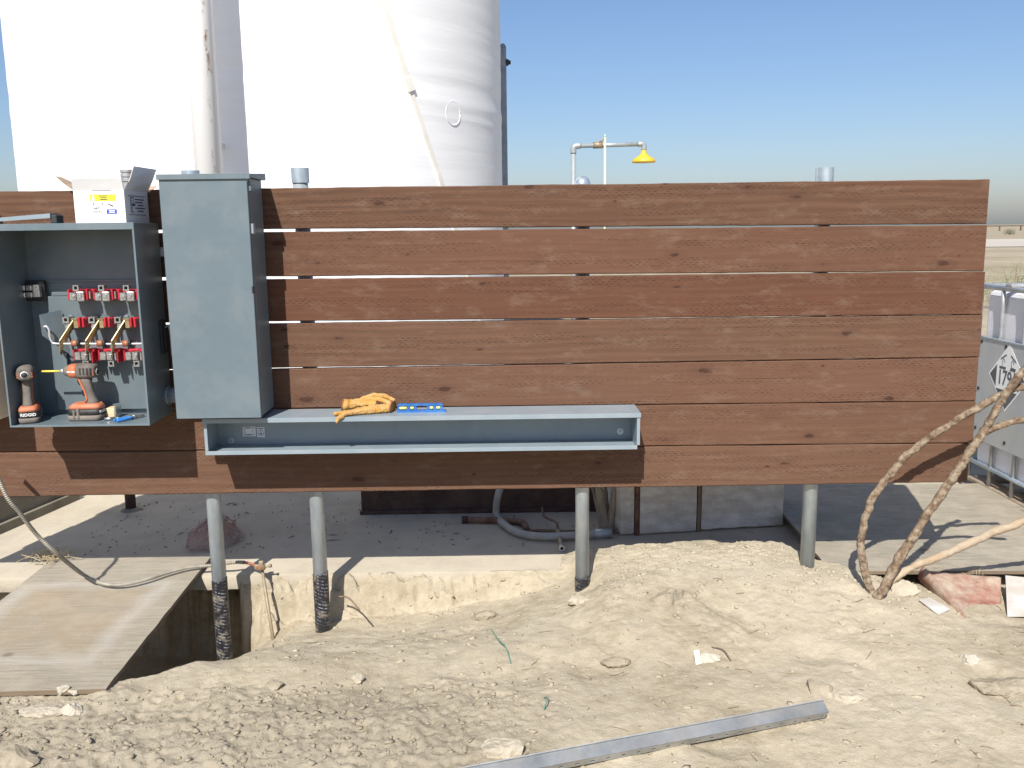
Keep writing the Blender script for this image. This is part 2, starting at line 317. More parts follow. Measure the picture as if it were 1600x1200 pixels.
# ------------------------------------------------------------------ mesh helpers
ORG = {}
def prm(axis):
    a = Vector(axis).normalized(); b = a.orthogonal().normalized(); return b, a.cross(b)
class MB:
    def __init__(s): s.v = []; s.f = []; s.sm = []
    def add(s, vs, fs, smooth=False):
        o = len(s.v); s.v += [tuple(q) for q in vs]
        s.f += [tuple(i+o for i in q) for q in fs]; s.sm += [smooth]*len(fs); return s
    def box(s, lo, hi, bev=0., rot=None, piv=None):
        lo = Vector(lo); hi = Vector(hi); c = (lo+hi)/2; h = (hi-lo)/2
        b = min(bev, min(h)*.95); V = []; F = []
        if b <= 0:
            for z in (-1, 1):
                for y in (-1, 1):
                    for x in (-1, 1): V.append(Vector((x*h.x, y*h.y, z*h.z)))
            F = [(0, 2, 3, 1), (4, 5, 7, 6), (0, 1, 5, 4), (2, 6, 7, 3), (0, 4, 6, 2), (1, 3, 7, 5)]
        else:
            bm = bmesh.new(); bmesh.ops.create_cube(bm, size=2)
            for q in bm.verts: q.co = Vector((q.co.x*h.x, q.co.y*h.y, q.co.z*h.z))
            bmesh.ops.bevel(bm, geom=bm.edges[:], offset=b, segments=1 if b < .004 else 2, affect='EDGES', profile=.5)
            bm.verts.index_update(); V = [q.co.copy() for q in bm.verts]; F = [[q.index for q in g.verts] for g in bm.faces]; bm.free()
        if rot is not None:
            R = Matrix.Rotation(rot[0], 3, rot[1]); p = Vector(piv) if piv is not None else c
            V = [R @ (q+c-p)+p for q in V]
        else: V = [q+c for q in V]
        return s.add(V, F)
    def ring(s, rings, cap=True, smooth=True, closed=True):
        n = len(rings[0]); V = [q for r in rings for q in r]; F = []
        for i in range(len(rings)-1):
            for j in range(n if closed else n-1):
                a = i*n+j; b = i*n+(j+1) % n; F.append((a, b, b+n, a+n))
        s.add(V, F, smooth)
        if cap and closed:
            o = len(s.v)-len(V)
            s.f.append(tuple(o+j for j in reversed(range(n)))); s.f.append(tuple(o+(len(rings)-1)*n+j for j in range(n))); s.sm += [False, False]
        return s
    def cyl(s, p0, p1, r0, r1=None, n=16, cap=True):
        p0 = Vector(p0); p1 = Vector(p1); r1 = r0 if r1 is None else r1; a, b = prm(p1-p0)
        return s.ring([[p+(a*math.cos(t*2*math.pi/n)+b*math.sin(t*2*math.pi/n))*r for t in range(n)] for p, r in ((p0, r0), (p1, r1))], cap)
    def pipe(s, p0, p1, ro, ri, n=20):
        p0 = Vector(p0); p1 = Vector(p1); a, b = prm(p1-p0)
        R = lambda p, r: [p+(a*math.cos(t*2*math.pi/n)+b*math.sin(t*2*math.pi/n))*r for t in range(n)]
        s.ring([R(p0, ro), R(p1, ro)], False); s.ring([R(p1, ro), R(p1, ri)], False, False); s.ring([R(p1, ri), R(p0, ri)], False); return s.ring([R(p0, ri), R(p0, ro)], False, False)
    def tube(s, pts, rad_, n=10, cap=True):
        pts = [Vector(p) for p in pts]; rs = rad_ if isinstance(rad_, (list, tuple)) else [rad_]*len(pts); R = []
        t0 = (pts[1]-pts[0]).normalized(); a = t0.orthogonal().normalized()
        for i, p in enumerate(pts):
            t = (pts[min(i+1, len(pts)-1)]-pts[max(i-1, 0)]).normalized()
            a = (a-t*a.dot(t)).normalized(); b = t.cross(a)
            R.append([p+(a*math.cos(k*2*math.pi/n)+b*math.sin(k*2*math.pi/n))*rs[i] for k in range(n)])
        return s.ring(R, cap)
    def lathe(s, base, axis, prof, n=24, cap=False):
        base = Vector(base); ax = Vector(axis).normalized(); a, b = prm(ax)
        return s.ring([[base+ax*h+(a*math.cos(k*2*math.pi/n)+b*math.sin(k*2*math.pi/n))*r for k in range(n)] for r, h in prof], cap)
    def loft(s, secs, n=20, pw=2.6, smooth=True):
        """secs: (centre, u, v, ru, rv) super-ellipse sections"""
        R = []
        for c, u, v, ru, rv in secs:
            c = Vector(c); u = Vector(u); v = Vector(v); L = []
            for k in range(n):
                t = k*2*math.pi/n; x, y = math.cos(t), math.sin(t)
                L.append(c+u*(ru*math.copysign(abs(x)**(2/pw), x))+v*(rv*math.copysign(abs(y)**(2/pw), y)))
            R.append(L)
        return s.ring(R, True, smooth)
    def prism(s, poly, off, ):
        poly = [Vector(p) for p in poly]; off = Vector(off); n = len(poly)
        V = poly+[p+off for p in poly]
        F = [tuple(reversed(range(n))), tuple(range(n, 2*n))]+[(i, (i+1) % n, (i+1) % n+n, i+n) for i in range(n)]
        return s.add(V, F)
    def sphere(s, c, r, sub=1, amp=0., seed=0, sc=(1, 1, 1)):
        bm = bmesh.new(); bmesh.ops.create_icosphere(bm, subdivisions=sub, radius=1)
        V = []
        for q in bm.verts:
            p = q.co.copy(); k = 1+amp*(mnoise.noise(p*1.3+Vector((seed, seed*.7, 2)))+.5*mnoise.noise(p*3.1+Vector((seed, 1, seed))))
            V.append(Vector(c)+Vector((p.x*sc[0], p.y*sc[1], p.z*sc[2]))*r*k)
        if amp >= .25:      # broken stone: knock flat facets off the lump
            R_ = random.Random(int(seed*100)+5)
            for k in range(11):
                n_ = Vector((R_.gauss(0, 1), R_.gauss(0, 1), R_.gauss(0, 1))).normalized(); d_ = R_.uniform(.52, .86)
                for i, p in enumerate(V):
                    e = Vector(((p.x-c[0])/(r*sc[0]), (p.y-c[1])/(r*sc[1]), (p.z-c[2])/(r*sc[2]))); ov = e.dot(n_)-d_
                    if ov > 0: e = e-n_*ov; V[i] = Vector((c[0]+e.x*r*sc[0], c[1]+e.y*r*sc[1], c[2]+e.z*r*sc[2]))
        bm.verts.index_update(); F = [[q.index for q in g.verts] for g in bm.faces]; bm.free()
        return s.add(V, F, amp < .25)
    def build(s, name, mat, parent=None, smooth=None, org=None):
        me = bpy.data.meshes.new(name)
        o0 = ORG.get(parent.name, Vector()) if parent else Vector(org or (0, 0, 0))
        me.from_pydata([(a[0]-o0.x, a[1]-o0.y, a[2]-o0.z) for a in s.v], [], s.f)
        me.polygons.foreach_set('use_smooth', s.sm if smooth is None else [smooth]*len(s.f)); me.update()
        bm = bmesh.new(); bm.from_mesh(me); bmesh.ops.recalc_face_normals(bm, faces=bm.faces[:]); bm.to_mesh(me); bm.free()
        ob = bpy.data.objects.new(name, me); COL.objects.link(ob); me.materials.append(M[mat])
        if parent: ob.parent = parent
        else: ob.location = o0
        ORG[ob.name] = o0
        return ob
def tag(o, label=None, cat=None, group=None, kind=None):
    for k, v in (('label', label), ('category', cat), ('group', group), ('kind', kind)):
        if v: o[k] = v
    return o
def thing(name, loc, label, cat, group=None):
    o = bpy.data.objects.new(name, None); COL.objects.link(o); o.location = loc; o.empty_display_size = .1
    ORG[o.name] = Vector(loc); return tag(o, label, cat, group)
def text(body, size, mat, mtx, parent, name='lettering', depth=.0006, sx=1.0, bold=0.):
    cu = bpy.data.curves.new(name, 'FONT'); cu.body = body; cu.size = size; cu.align_x = 'CENTER'; cu.align_y = 'CENTER'; cu.extrude = depth; cu.resolution_u = 3; cu.offset = bold
    tmp = bpy.data.objects.new('tmp_text', cu); COL.objects.link(tmp)
    dg = bpy.context.evaluated_depsgraph_get(); me = bpy.data.meshes.new_from_object(tmp.evaluated_get(dg)); bpy.data.objects.remove(tmp)
    me.transform(Matrix.Translation(-ORG.get(parent.name, Vector())) @ mtx @ Matrix.Diagonal((sx, 1, 1, 1))); me.materials.clear(); me.materials.append(M[mat]); me.name = name
    o = bpy.data.objects.new(name, me); COL.objects.link(o); o.parent = parent; ORG[o.name] = ORG.get(parent.name, Vector()); return o
def frame(o, x, y, z): return Matrix(((x[0], y[0], z[0], o[0]), (x[1], y[1], z[1], o[1]), (x[2], y[2], z[2], o[2]), (0, 0, 0, 1)))
def spline(P, n=12):
    P = [Vector(p) for p in P]; Q = [P[0]*2-P[1]]+P+[P[-1]*2-P[-2]]; out = []
    for i in range(1, len(Q)-2):
        for k in range(n):
            t = k/n; a, b, c, d = Q[i-1:i+3]
            out.append(.5*((2*b)+(c-a)*t+(2*a-5*b+4*c-d)*t*t+(3*b-a-3*c+d)*t**3))
    return out+[P[-1]]

# ------------------------------------------------------------------ ground sheet
rng = np.random.default_rng(11)
PERM = rng.permutation(512); PERM = np.concatenate([PERM, PERM]); GR = rng.uniform(0, 2*np.pi, 512); GX = np.cos(GR); GY = np.sin(GR)
def pn(x, y):
    xi = np.floor(x).astype(np.int64); yi = np.floor(y).astype(np.int64); fx = x-xi; fy = y-yi
    u = fx*fx*fx*(fx*(fx*6-15)+10); v = fy*fy*fy*(fy*(fy*6-15)+10)
    def g(a, b):
        h = PERM[(PERM[a & 511]+b) & 511]; return GX[h], GY[h]
    def d(a, b, dx, dy): q = g(xi+a, yi+b); return q[0]*dx+q[1]*dy
    n0 = d(0, 0, fx, fy)*(1-u)+d(1, 0, fx-1, fy)*u; n1 = d(0, 1, fx, fy-1)*(1-u)+d(1, 1, fx-1, fy-1)*u
    return (n0*(1-v)+n1*v)*1.4
def fbm(x, y, f, o, g=.5):
    r = 0; a = 1
    for i in range(o): r = r+a*pn(x*f+i*17.3, y*f-i*9.1); f *= 2.03; a *= g
    return r
def sst(a, b, x): t = np.clip((x-a)/(b-a), 0, 1); return t*t*(3-2*t)
def ground_h(X, Y):
    X = np.asarray(X, float); Y = np.asarray(Y, float)
    near = sst(30, 9, Y)*sst(-1, 1, Y)*sst(12, 5, np.abs(X))
    w = .05*fbm(X, Y, 4.5, 4); w2 = .06*fbm(X+9, Y+3, 3.0, 4)
    D = np.interp(X, [-4, -1.33, -1.2, -1.02, -.87, -.4, 0, .22, .4], [-.62, -.62, -.30, -.215, -.205, -.175, -.11, -.05, 0])
    hole = sst(-1.30, -1.37, X)            # trench shaped to run back under the slab edge, to keep the pit dark
    far = sst(4.135, 4.03, Y-.55*hole+w*.55+.03*fbm(X+4, Y*2, 13, 3)*np.clip(-D*6, 0, 1)-.01)
    y0 = np.interp(X, [-4, -1.7, -1.46, -1.33, -1.22, -1.1, 0, .4], [3.14, 3.14, 3.08, 3.12, 3.22, 3.15, 3.25, 3.4])
    y1 = np.interp(X, [-4, -1.33, -1.22, -1.08, 0, .4], [3.22, 3.30, 3.55, 3.92, 3.98, 4.0])
    tr = D*far*sst(y0, y1, Y+w2*np.interp(X, [-1.3, -1], [.35, 1.]))
    yend = np.interp(X+w2, [1.25, 1.6], [4.23, 3.80])
    md = np.interp(X+w2*1.5, [.26, .44, .8, 1.55, 1.85, 3.0], [0, .065, .095, .09, .015, .01])*sst(3.1, 3.85, Y+w2)*(1-sst(0, .12, Y+w-yend))
    slab = (Y > 4.125) & (X < 2.0) & (Y < 12) & (X > -8)
    h = tr+md
    h = h+near*(.024*fbm(X, Y, .9, 3)*sst(4.2, 3.6, Y)+.0065*fbm(X+5, Y, 4, 4))
    # turned soil lower left, smoother trodden soil on the right
    rough = sst(.35, -.35, X+.25*fbm(X, Y, 1.5, 2))*sst(3.12, 2.95, Y+.12*fbm(X, Y, 2.5, 3))*sst(-2.6, -2.0, X)
    bil = 1-2*np.abs(fbm(X, Y, 13, 3, .62)); bil2 = 1-2*np.abs(fbm(X+3, Y+7, 31, 2, .6))
    bank = (far*(1-far)*4)*np.clip(-D*5, 0, 1)
    md01 = np.clip(md/.08, 0, 1)
    patch = np.clip(fbm(X+2, Y+8, 2.6, 3)+.25, 0, 1); amp = .0009+.0018*patch+.0075*rough+.012*bank+.0045*md01*patch
    h = h+near*(amp*bil+.5*amp*bil2+.0016*fbm(X, Y, 60, 2)+.028*rough*np.clip(fbm(X+1, Y+2, 3.2, 3), 0, 1))
    # foot and shovel marks
    h = h-near*.014*np.clip(fbm(X*1.4+7, Y+11, 2.3, 2)-.28, 0, .35)/.35*(1-rough)
    h = np.where(slab, np.where(md > .012, h, np.where(hole > .01, np.minimum(h, -.07), -.07)), h)
    farw = sst(9, 30, Y); flat = 1-sst(45, 58, Y)
    h = h+farw*flat*(.10*fbm(X, Y, .05, 3))
    return h
def axis(a, dense, b, g=1.22):
    L = list(dense); d = L[1]-L[0]; q = L[0]; lo = []
    while q > a: d *= g; q -= d; lo.append(q)
    d = L[-1]-L[-2]; q = L[-1]; hi = []
    while q < b: d *= g; q += d; hi.append(q)
    return np.array(lo[::-1]+L+hi)
xs = axis(-5000, np.arange(-2.75, 2.5, .0085), 5000, 1.25)
ys = axis(-3000, np.concatenate([np.arange(2.3, 3.98, .0085), np.arange(3.98, 4.30, .005), np.arange(4.30, 6.4, .03)]), 8000, 1.14)
GXX, GYY = np.meshgrid(xs, ys); GZ = ground_h(GXX, GYY)
nx, ny = len(xs), len(ys)
me = bpy.data.meshes.new('ground'); me.vertices.add(nx*ny)
me.vertices.foreach_set('co', np.stack([GXX, GYY, GZ], -1).astype(np.float32).ravel())
ii = (np.arange(ny-1)[:, None]*nx+np.arange(nx-1)[None, :]).ravel()
quads = np.stack([ii, ii+1, ii+1+nx, ii+nx], -1).astype(np.int32)
me.loops.add(quads.size); me.loops.foreach_set('vertex_index', quads.ravel())
me.polygons.add(len(quads)); me.polygons.foreach_set('loop_start', np.arange(0, quads.size, 4, dtype=np.int32))
me.polygons.foreach_set('loop_total', np.full(len(quads), 4, np.int32)); me.polygons.foreach_set('use_smooth', np.ones(len(quads), bool))
me.update(calc_edges=True); me.materials.append(M['soil'])
gob = bpy.data.objects.new('ground', me); COL.objects.link(gob); tag(gob, 'pale sandy soil', kind='structure')
def gh(x, y): return float(ground_h(np.array([x]), np.array([y]))[0])
def drop(u, v, z=0.):
    p = onz(u, v, z)
    for _ in range(6): p = onz(u, v, gh(p.x, p.y))
    return p

# concrete slab behind the wall: uneven broken front edge
b = MB(); N = 260; top = []; bot = []; mid = []
for i in range(N+1):
    x = -2.9+4.9*i/N
    e = 4.118+.006*mnoise.noise(Vector((x*6, 1, 0)))+.005*mnoise.noise(Vector((x*23, 4, 0)))-(.02*max(0, mnoise.noise(Vector((x*3, 8, 0)))) if x < -.5 else 0)
    mid.append(Vector((x, e, -.008+.003*mnoise.noise(Vector((x*14, 2, 0)))))); top.append(Vector((x, e+.012, 0))); bot.append(Vector((x, e+.01, -.075)))
b.ring([bot, mid, top, [Vector((p.x, 12, 0)) for p in top]], False, True, False)
so_ = b.build('concrete_slab', 'slab'); tag(so_, 'dusty concrete slab', kind='structure')
b = MB(); b.box((-9, 4.13, -.08), (-2.9, 12, -.0005)); tag(b.build('concrete_apron', 'slab'), 'concrete apron', kind='structure')
r0, r1 = onz(1570, 386, 0).y, onz(1570, 374, 0).y
b = MB(); b.add([(-900, r0, .03), (900, r0, .03), (900, r1, .03), (-900, r1, .03)], [(0, 1, 2, 3)]); tag(b.build('dirt_road', 'road'), 'pale dirt road', kind='structure')

# ------------------------------------------------------------------ plank wall on pipe posts
wall = thing('plank_wall', (0, 3.87, 0), 'brown treated-plank wall standing on galvanized pipe posts', 'wall')
JL = [(1.808, 1.808), (1.633, 1.621), (1.434, 1.423), (1.243, 1.237), (1.043, 1.051), (.864, .857), (.681, .667), (.486, .489)]
GAP = [(0, 0), (.0115, .005), (.0125, .0035), (.0105, .002), (.0065, .0025), (.004, .003), (.004, .003), (0, 0)]
XR = [2.043, 2.048, 2.054, 2.058, 2.055, 2.058, 2.046]
for i in range(7):
    b = MB(); R = []; x0 = -2.72-.01*(i % 3); x1 = XR[i]; NS = 220; fy = 3.85+(.0015 if i % 2 else 0)+.0008*i
    for k in range(NS+1):
        x = x0+(x1-x0)*k/NS; t = (x+1)/3.05
        zt = JL[i][0]+(JL[i][1]-JL[i][0])*t-(GAP[i][0]+(GAP[i][1]-GAP[i][0])*t)/2+.0020*mnoise.noise(Vector((x*3, i*5, 0)))+.0012*mnoise.noise(Vector((x*17, i*5, 0)))
        zb = JL[i+1][0]+(JL[i+1][1]-JL[i+1][0])*t+(GAP[i+1][0]+(GAP[i+1][1]-GAP[i+1][0])*t)/2+.0020*mnoise.noise(Vector((x*3, i*5, 7)))+.0012*mnoise.noise(Vector((x*17, i*5, 7)))
        y = fy+.002*mnoise.noise(Vector((x*.9, i*3, 3))); c = .0035; yb = y+.037
        R.append([Vector((x, y+c, zb)), Vector((x, y, zb+c)), Vector((x, y, zt-c)), Vector((x, y+c, zt)), Vector((x, yb-c, zt)), Vector((x, yb, zt-c)), Vector((x, yb, zb+c)), Vector((x, yb-c, zb))])
    b.ring(R, True, False); b.build('board', 'wood', wall)
PX = [(-1.333, .0325), (-.868, .0325), (.3345, .0315), (1.371, .032)]
tops = [1.80, 1.845, 1.80, 1.815]; bots = [-.45, -.35, -.15, -.05]; YP = 3.922
for i, (x, r) in enumerate(PX):
    b = MB(); b.cyl((x, YP, bots[i]), (x, YP, tops[i]), r, n=28); p = b.build('post', 'galv', wall)
    if i == 2:
        b = MB(); b.lathe((x, YP, 1.79), (0, 0, 1), [(.036, 0), (.036, .022)]+[(.034*math.cos(a), .022+.034*math.sin(a)) for a in np.linspace(0, 1.55, 9)], 28); tag(b.build('dome_cap', 'galv_new', p), 'shiny domed cap')
    else:
        zt = {0: 1.888, 1: 1.893, 3: 1.868}[i]
        b = MB(); b.pipe((x, YP, zt-.062), (x, YP, zt), .0375, .031, 28); b.build('coupling', 'galv_new', p)
    if i < 3:
        zt = (.060, .083, .045)[i]; b = MB(); R = []
        for k in range(60):
            z = bots[i]+.001+(zt-bots[i])*k/59; rr = r+.0022+.0012*((z*60) % 1)
            R.append([Vector((x+rr*math.cos(a), YP+rr*math.sin(a), z+.006*math.cos(a))) for a in np.linspace(0, 2*math.pi, 28, endpoint=False)])
        b.ring(R, True); tag(b.build('tape_wrap', 'tape', p), 'black printed pipe-wrap tape')
# pipe straps on the back of the boards
for i, (x, r) in enumerate(PX):
    for z in (1.72, 1.14, .58):
        b = MB(); b.tube([(x-.07, 3.8925, z), (x-r-.004, 3.895, z)]+[(x+(r+.004)*math.cos(a), YP+(r+.004)*math.sin(a), z) for a in np.linspace(math.pi, 0, 9)]+[(x+r+.004, 3.895, z), (x+.07, 3.8925, z)], .004, 6); b.build('pipe_strap', 'galv_dull', wall)

# ------------------------------------------------------------------ open switch enclosure
GY0 = 3.558; XL, XRR, ZB, ZT, YBK = -2.008, -1.446, .862, 1.669, 3.815
sw = thing('switch_enclosure', ((XL+XRR)/2, 3.80, ZB), 'open grey fused switch enclosure with red insulators and tools inside', 'electrical box')
b = MB(); th = .003
b.box((XL, GY0+.004, ZT-th), (XRR, YBK, ZT), .0008); b.box((XL, GY0+.004, ZB), (XRR, YBK, ZB+th), .0008)
b.box((XL, GY0+.004, ZB+th), (XL+th, YBK, ZT-th), .0008); b.box((XRR-th, GY0+.004, ZB+th), (XRR, YBK, ZT-th), .0008)
b.box((XL+th, YBK-th, ZB+th), (XRR-th, YBK, ZT-th)); b.build('enclosure_shell', 'grey', sw)
b = MB(); b.box((XL-.001, GY0, ZT-.026), (XRR+.001, GY0+.0035, ZT+.001), .001); b.box((XL-.001, GY0, ZB-.001), (XRR+.001, GY0+.0035, ZB+.007), .001)
b.box((XL-.001, GY0, ZB+.007), (XL+.006, GY0+.0035, ZT-.026), .001); b.box((XRR-.007, GY0, ZB+.007), (XRR+.001, GY0+.0035, ZT-.026), .001); b.build('front_flange', 'grey', sw)
for z in (.95, 1.55):
    b = MB(); b.box((XL+.04, YBK, z-.02), (XRR+.05 if z > 1.5 else XRR-.05, 3.849, z+.02), .003); b.build('mounting_strut', 'galv_dull', sw)
b = MB(); b.box((-1.925, 3.79, .885), (-1.50, 3.811, 1.372), .002); b.box((-1.905, 3.789, 1.373), (-1.50, 3.810, 1.390), .002); pan = b.build('mounting_pan', 'grey_in', sw)
b = MB(); b.box((-1.955, 3.803, 1.43), (-1.49, 3.8115, 1.438), .001); b.build('rib', 'grey', sw)
for u, v in ((110, 478), (197, 478), (150, 478)):
    q = at(u, v+18, 3.782); b = MB(); b.lathe((q.x, 3.786, q.z), (0, -1, 0), [(.012, 0), (.011, .005), (.004, .006), (.0, .006)], 14); b.build('pan_bolt', 'grey_in', sw)
def lug(b, c, s=.012, d=.02):
    x, y, z = c; b.box((x-s, y-d, z-s), (x-s*.45, y, z+s), .001); b.box((x+s*.45, y-d, z-s), (x+s, y, z+s), .001); b.box((x-s*.45, y-d, z-s), (x+s*.45, y, z-s*.4), .001); b.box((x-s*.45, y-d, z+s*.55), (x+s*.45, y, z+s), .001)
def lughole(b, c, s=.012): x, y, z = c; b.box((x-s*.45, y-.008, z-s*.4), (x+s*.45, y-.003, z+s*.55))  # dark plug in the bore, standing for the shade inside it
cols = [126, 165.5, 204]
for k in range(3):
    c = at(cols[k], 461, 3.735)
    b = MB(); b.box((c.x-.045, 3.756, c.z-.010), (c.x+.045, 3.792, c.z+.022), .003); b.box((c.x-.045, 3.716, c.z-.018), (c.x-.038, 3.752, c.z+.024), .002); b.box((c.x+.030, 3.716, c.z-.020), (c.x+.037, 3.752, c.z+.026), .002); ins = b.build('line_insulator', 'red', sw)
    b = MB(); b.box((c.x-.036, 3.708, c.z-.022), (c.x-.008, 3.752, c.z+.012), .003); b.box((c.x-.005, 3.704, c.z-.024), (c.x+.027, 3.752, c.z+.016), .004); b.box((c.x+.039, 3.722, c.z-.016), (c.x+.046, 3.752, c.z+.016), .002)
    b.cyl((c.x+.010, 3.700, c.z-.002), (c.x+.010, 3.706, c.z-.002), .0085, n=12); b.cyl((c.x-.020, 3.704, c.z-.004), (c.x-.020, 3.710, c.z-.004), .007, n=12); b.build('fuse_clip', 'alu', ins)
    b = MB(); lug(b, (c.x-.006, 3.738, c.z+.030), .0125, .03); b.build('lug', 'alu', ins)
    b = MB(); lughole(b, (c.x-.006, 3.738, c.z+.030), .0125); b.build('lug_bore', 'dark', ins)
    # switch pole: lug, jaw, blade
    c = at(109+k*40.2, 503, 3.735)
    b = MB(); b.box((c.x+.043, 3.742, c.z-.024), (c.x+.066, 3.792, c.z+.016), .003); b.box((c.x+.044, 3.712, c.z-.020), (c.x+.052, 3.735, c.z+.020), .002); b.box((c.x+.060, 3.712, c.z-.022), (c.x+.068, 3.735, c.z+.016), .002); ins = b.build('pole_insulator', 'red', sw)
    b = MB(); lug(b, (c.x-.004, 3.738, c.z+.010), .0135, .03); b.box((c.x-.012, 3.716, c.z-.034), (c.x+.010, 3.784, c.z-.004), .003); b.cyl((c.x-.001, 3.710, c.z-.018), (c.x-.001, 3.718, c.z-.018), .007, n=12); b.build('lug', 'alu', ins)
    b = MB(); lughole(b, (c.x-.004, 3.738, c.z+.010), .0135); b.build('lug_bore', 'dark', ins)
    b = MB(); b.box((c.x+.020, 3.722, c.z-.026), (c.x+.040, 3.784, c.z+.012), .002); b.box((c.x+.014, 3.716, c.z+.010), (c.x+.041, 3.770, c.z+.015), .001); b.build('jaw', 'brass', ins)
    # blade: bent plate standing out from the jaw
    q = [(3.722, c.z+.014), (3.760, c.z+.010), (3.745, c.z-.050), (3.722, c.z-.082), (3.704, c.z-.128), (3.688, c.z-.126), (3.680, c.z-.072)]
    xo = c.x+.010
    b = MB(); V = []
    for sx_ in (0, .0035):
        for (yy, zz) in q: V.append(Vector((xo+sx_-.055*min(1, max(0, (c.z+.005-zz)/.09))*1.0+.012, yy, zz)))
    n_ = len(q); b.add(V, [tuple(range(n_)), tuple(range(2*n_-1, n_-1, -1))]+[(i, (i+1) % n_, (i+1) % n_+n_, i+n_) for i in range(n_)]); b.build('switch_blade', 'brass', sw)
    h = at(117+k*40, 536.5, 3.70); b = MB(); b.cyl((h.x-.012, 3.70, h.z), (h.x+.014, 3.70, h.z), .0135, n=16); b.build('blade_hub', 'copper', sw)
    b = MB(); b.cyl((h.x+.014, 3.70, h.z), (h.x+.022, 3.70, h.z), .017, n=16); b.build('hub_washer', 'dark', sw)
    # load side
    c = at(133+k*39.5, 553, 3.735)
    b = MB(); b.box((c.x-.040, 3.756, c.z-.006), (c.x+.045, 3.792, c.z+.018), .003); b.box((c.x-.046, 3.722, c.z-.028), (c.x-.040, 3.752, c.z+.022), .002); b.box((c.x+.022, 3.715, c.z+.010), (c.x+.048, 3.752, c.z+.024), .003); b.box((c.x+.040, 3.704, c.z-.034), (c.x+.044, 3.752, c.z+.012), .001); ins = b.build('load_insulator', 'red', sw)
    b = MB(); b.box((c.x-.036, 3.712, c.z-.024), (c.x-.010, 3.752, c.z+.010), .003); b.box((c.x-.006, 3.708, c.z-.024), (c.x+.020, 3.752, c.z+.012), .003); b.box((c.x+.024, 3.714, c.z-.026), (c.x+.034, 3.752, c.z+.008), .002); b.cyl((c.x+.010, 3.700, c.z-.006), (c.x+.010, 3.71, c.z-.006), .008, n=12); b.build('fuse_clip', 'alu', ins)
    b = MB(); lug(b, (c.x+.012, 3.735, c.z-.038), .0125, .03); b.build('lug', 'alu', ins)
    b = MB(); lughole(b, (c.x+.012, 3.735, c.z-.038), .0125); b.build('lug_bore', 'dark', ins)
pts = [at(u, v, 3.70) for u, v in ((68, 510.5), (73, 510.5), (76.5, 516), (77.5, 526), (81, 534), (88, 537), (130, 537), (180, 537.5))]; pts.append(Vector((XRR-.004, 3.70, pts[-1].z)))
b = MB(); b.tube(spline(pts, 5), .0048, 10); b.build('operating_rod', 'steel_rod', sw)
a = at(61, 492, 3.70); c = at(95, 563, 3.78)
b = MB(); b.prism([(a.x, 3.70, a.z), (a.x+.05, 3.775, a.z+.012), (a.x+.085, 3.775, c.z+.03), (a.x+.095, 3.77, c.z), (a.x+.075, 3.765, c.z+.03), (a.x+.004, 3.70, a.z-.085)], (.002, .003, 0)); b.build('arc_plate', 'grey', sw)
b = MB(); b.box((a.x+.045, 3.768, c.z-.045), (a.x+.062, 3.784, c.z+.03), .001); b.build('pan_bracket', 'grey_in', sw)
nb = at(47, 455, 3.755)
b = MB(); b.box((nb.x-.036, 3.775, nb.z-.042), (nb.x+.050, 3.797, nb.z+.042), .002); nbo = b.build('neutral_base', 'dark', sw)
b = MB(); b.box((nb.x+.012, 3.745, nb.z-.026), (nb.x+.042, 3.775, nb.z+.026), .003)
for dx in (-.028, 0):
    for dz in (-.015, .014):
        b.box((nb.x+dx-.012, 3.742, nb.z+dz-.012), (nb.x+dx+.012, 3.775, nb.z+dz+.012), .003); b.cyl((nb.x+dx, 3.738, nb.z+dz), (nb.x+dx, 3.744, nb.z+dz), .007, n=10)
b.build('neutral_lug', 'alu', nbo)
nz = at(263, 622, 3.70).z
b = MB(); b.cyl((XRR, 3.768, nz), (-1.348, 3.768, nz), .033, n=24); b.build('conduit_nipple', 'lug_steel', sw)  # the box's shade is put into the colour: a darker steel
b = MB(); b.cyl((XRR, 3.768, nz), (XRR+.012, 3.768, nz), .040, n=8); b.build('lock_nut', 'lug_steel', sw)
b = MB(); b.box((XRR, 3.735, 1.13), (XRR+.012, 3.785, 1.27), .003); b.box((XRR+.012, 3.745, 1.14), (XRR+.020, 3.765, 1.25), .003); b.build('operating_handle', 'dark_and_gap_shade', sw)
b = MB(); b.tube(spline([(XRR+.02, 3.755, 1.24), (XRR+.035, 3.75, 1.245), (XRR+.04, 3.75, 1.20), (XRR+.04, 3.75, 1.12)], 6), .004, 8); b.build('handle_lever', 'galv_dull', sw)

# cream cabinet beside it, only its edge in view
cc = thing('cream_cabinet', (-2.4, 3.849, .87), 'cream painted cabinet edge at the left border beside the open switch enclosure', 'cabinet')
b = MB(); b.box((-2.68, 3.69, .868), (-2.118, 3.849, 1.72), .006); b.build('cabinet_body', 'cream', cc)
b = MB(); b.box((-2.675, 3.672, .874), (-2.116, 3.689, 1.714), .005); b.build('cabinet_door', 'cream', cc)

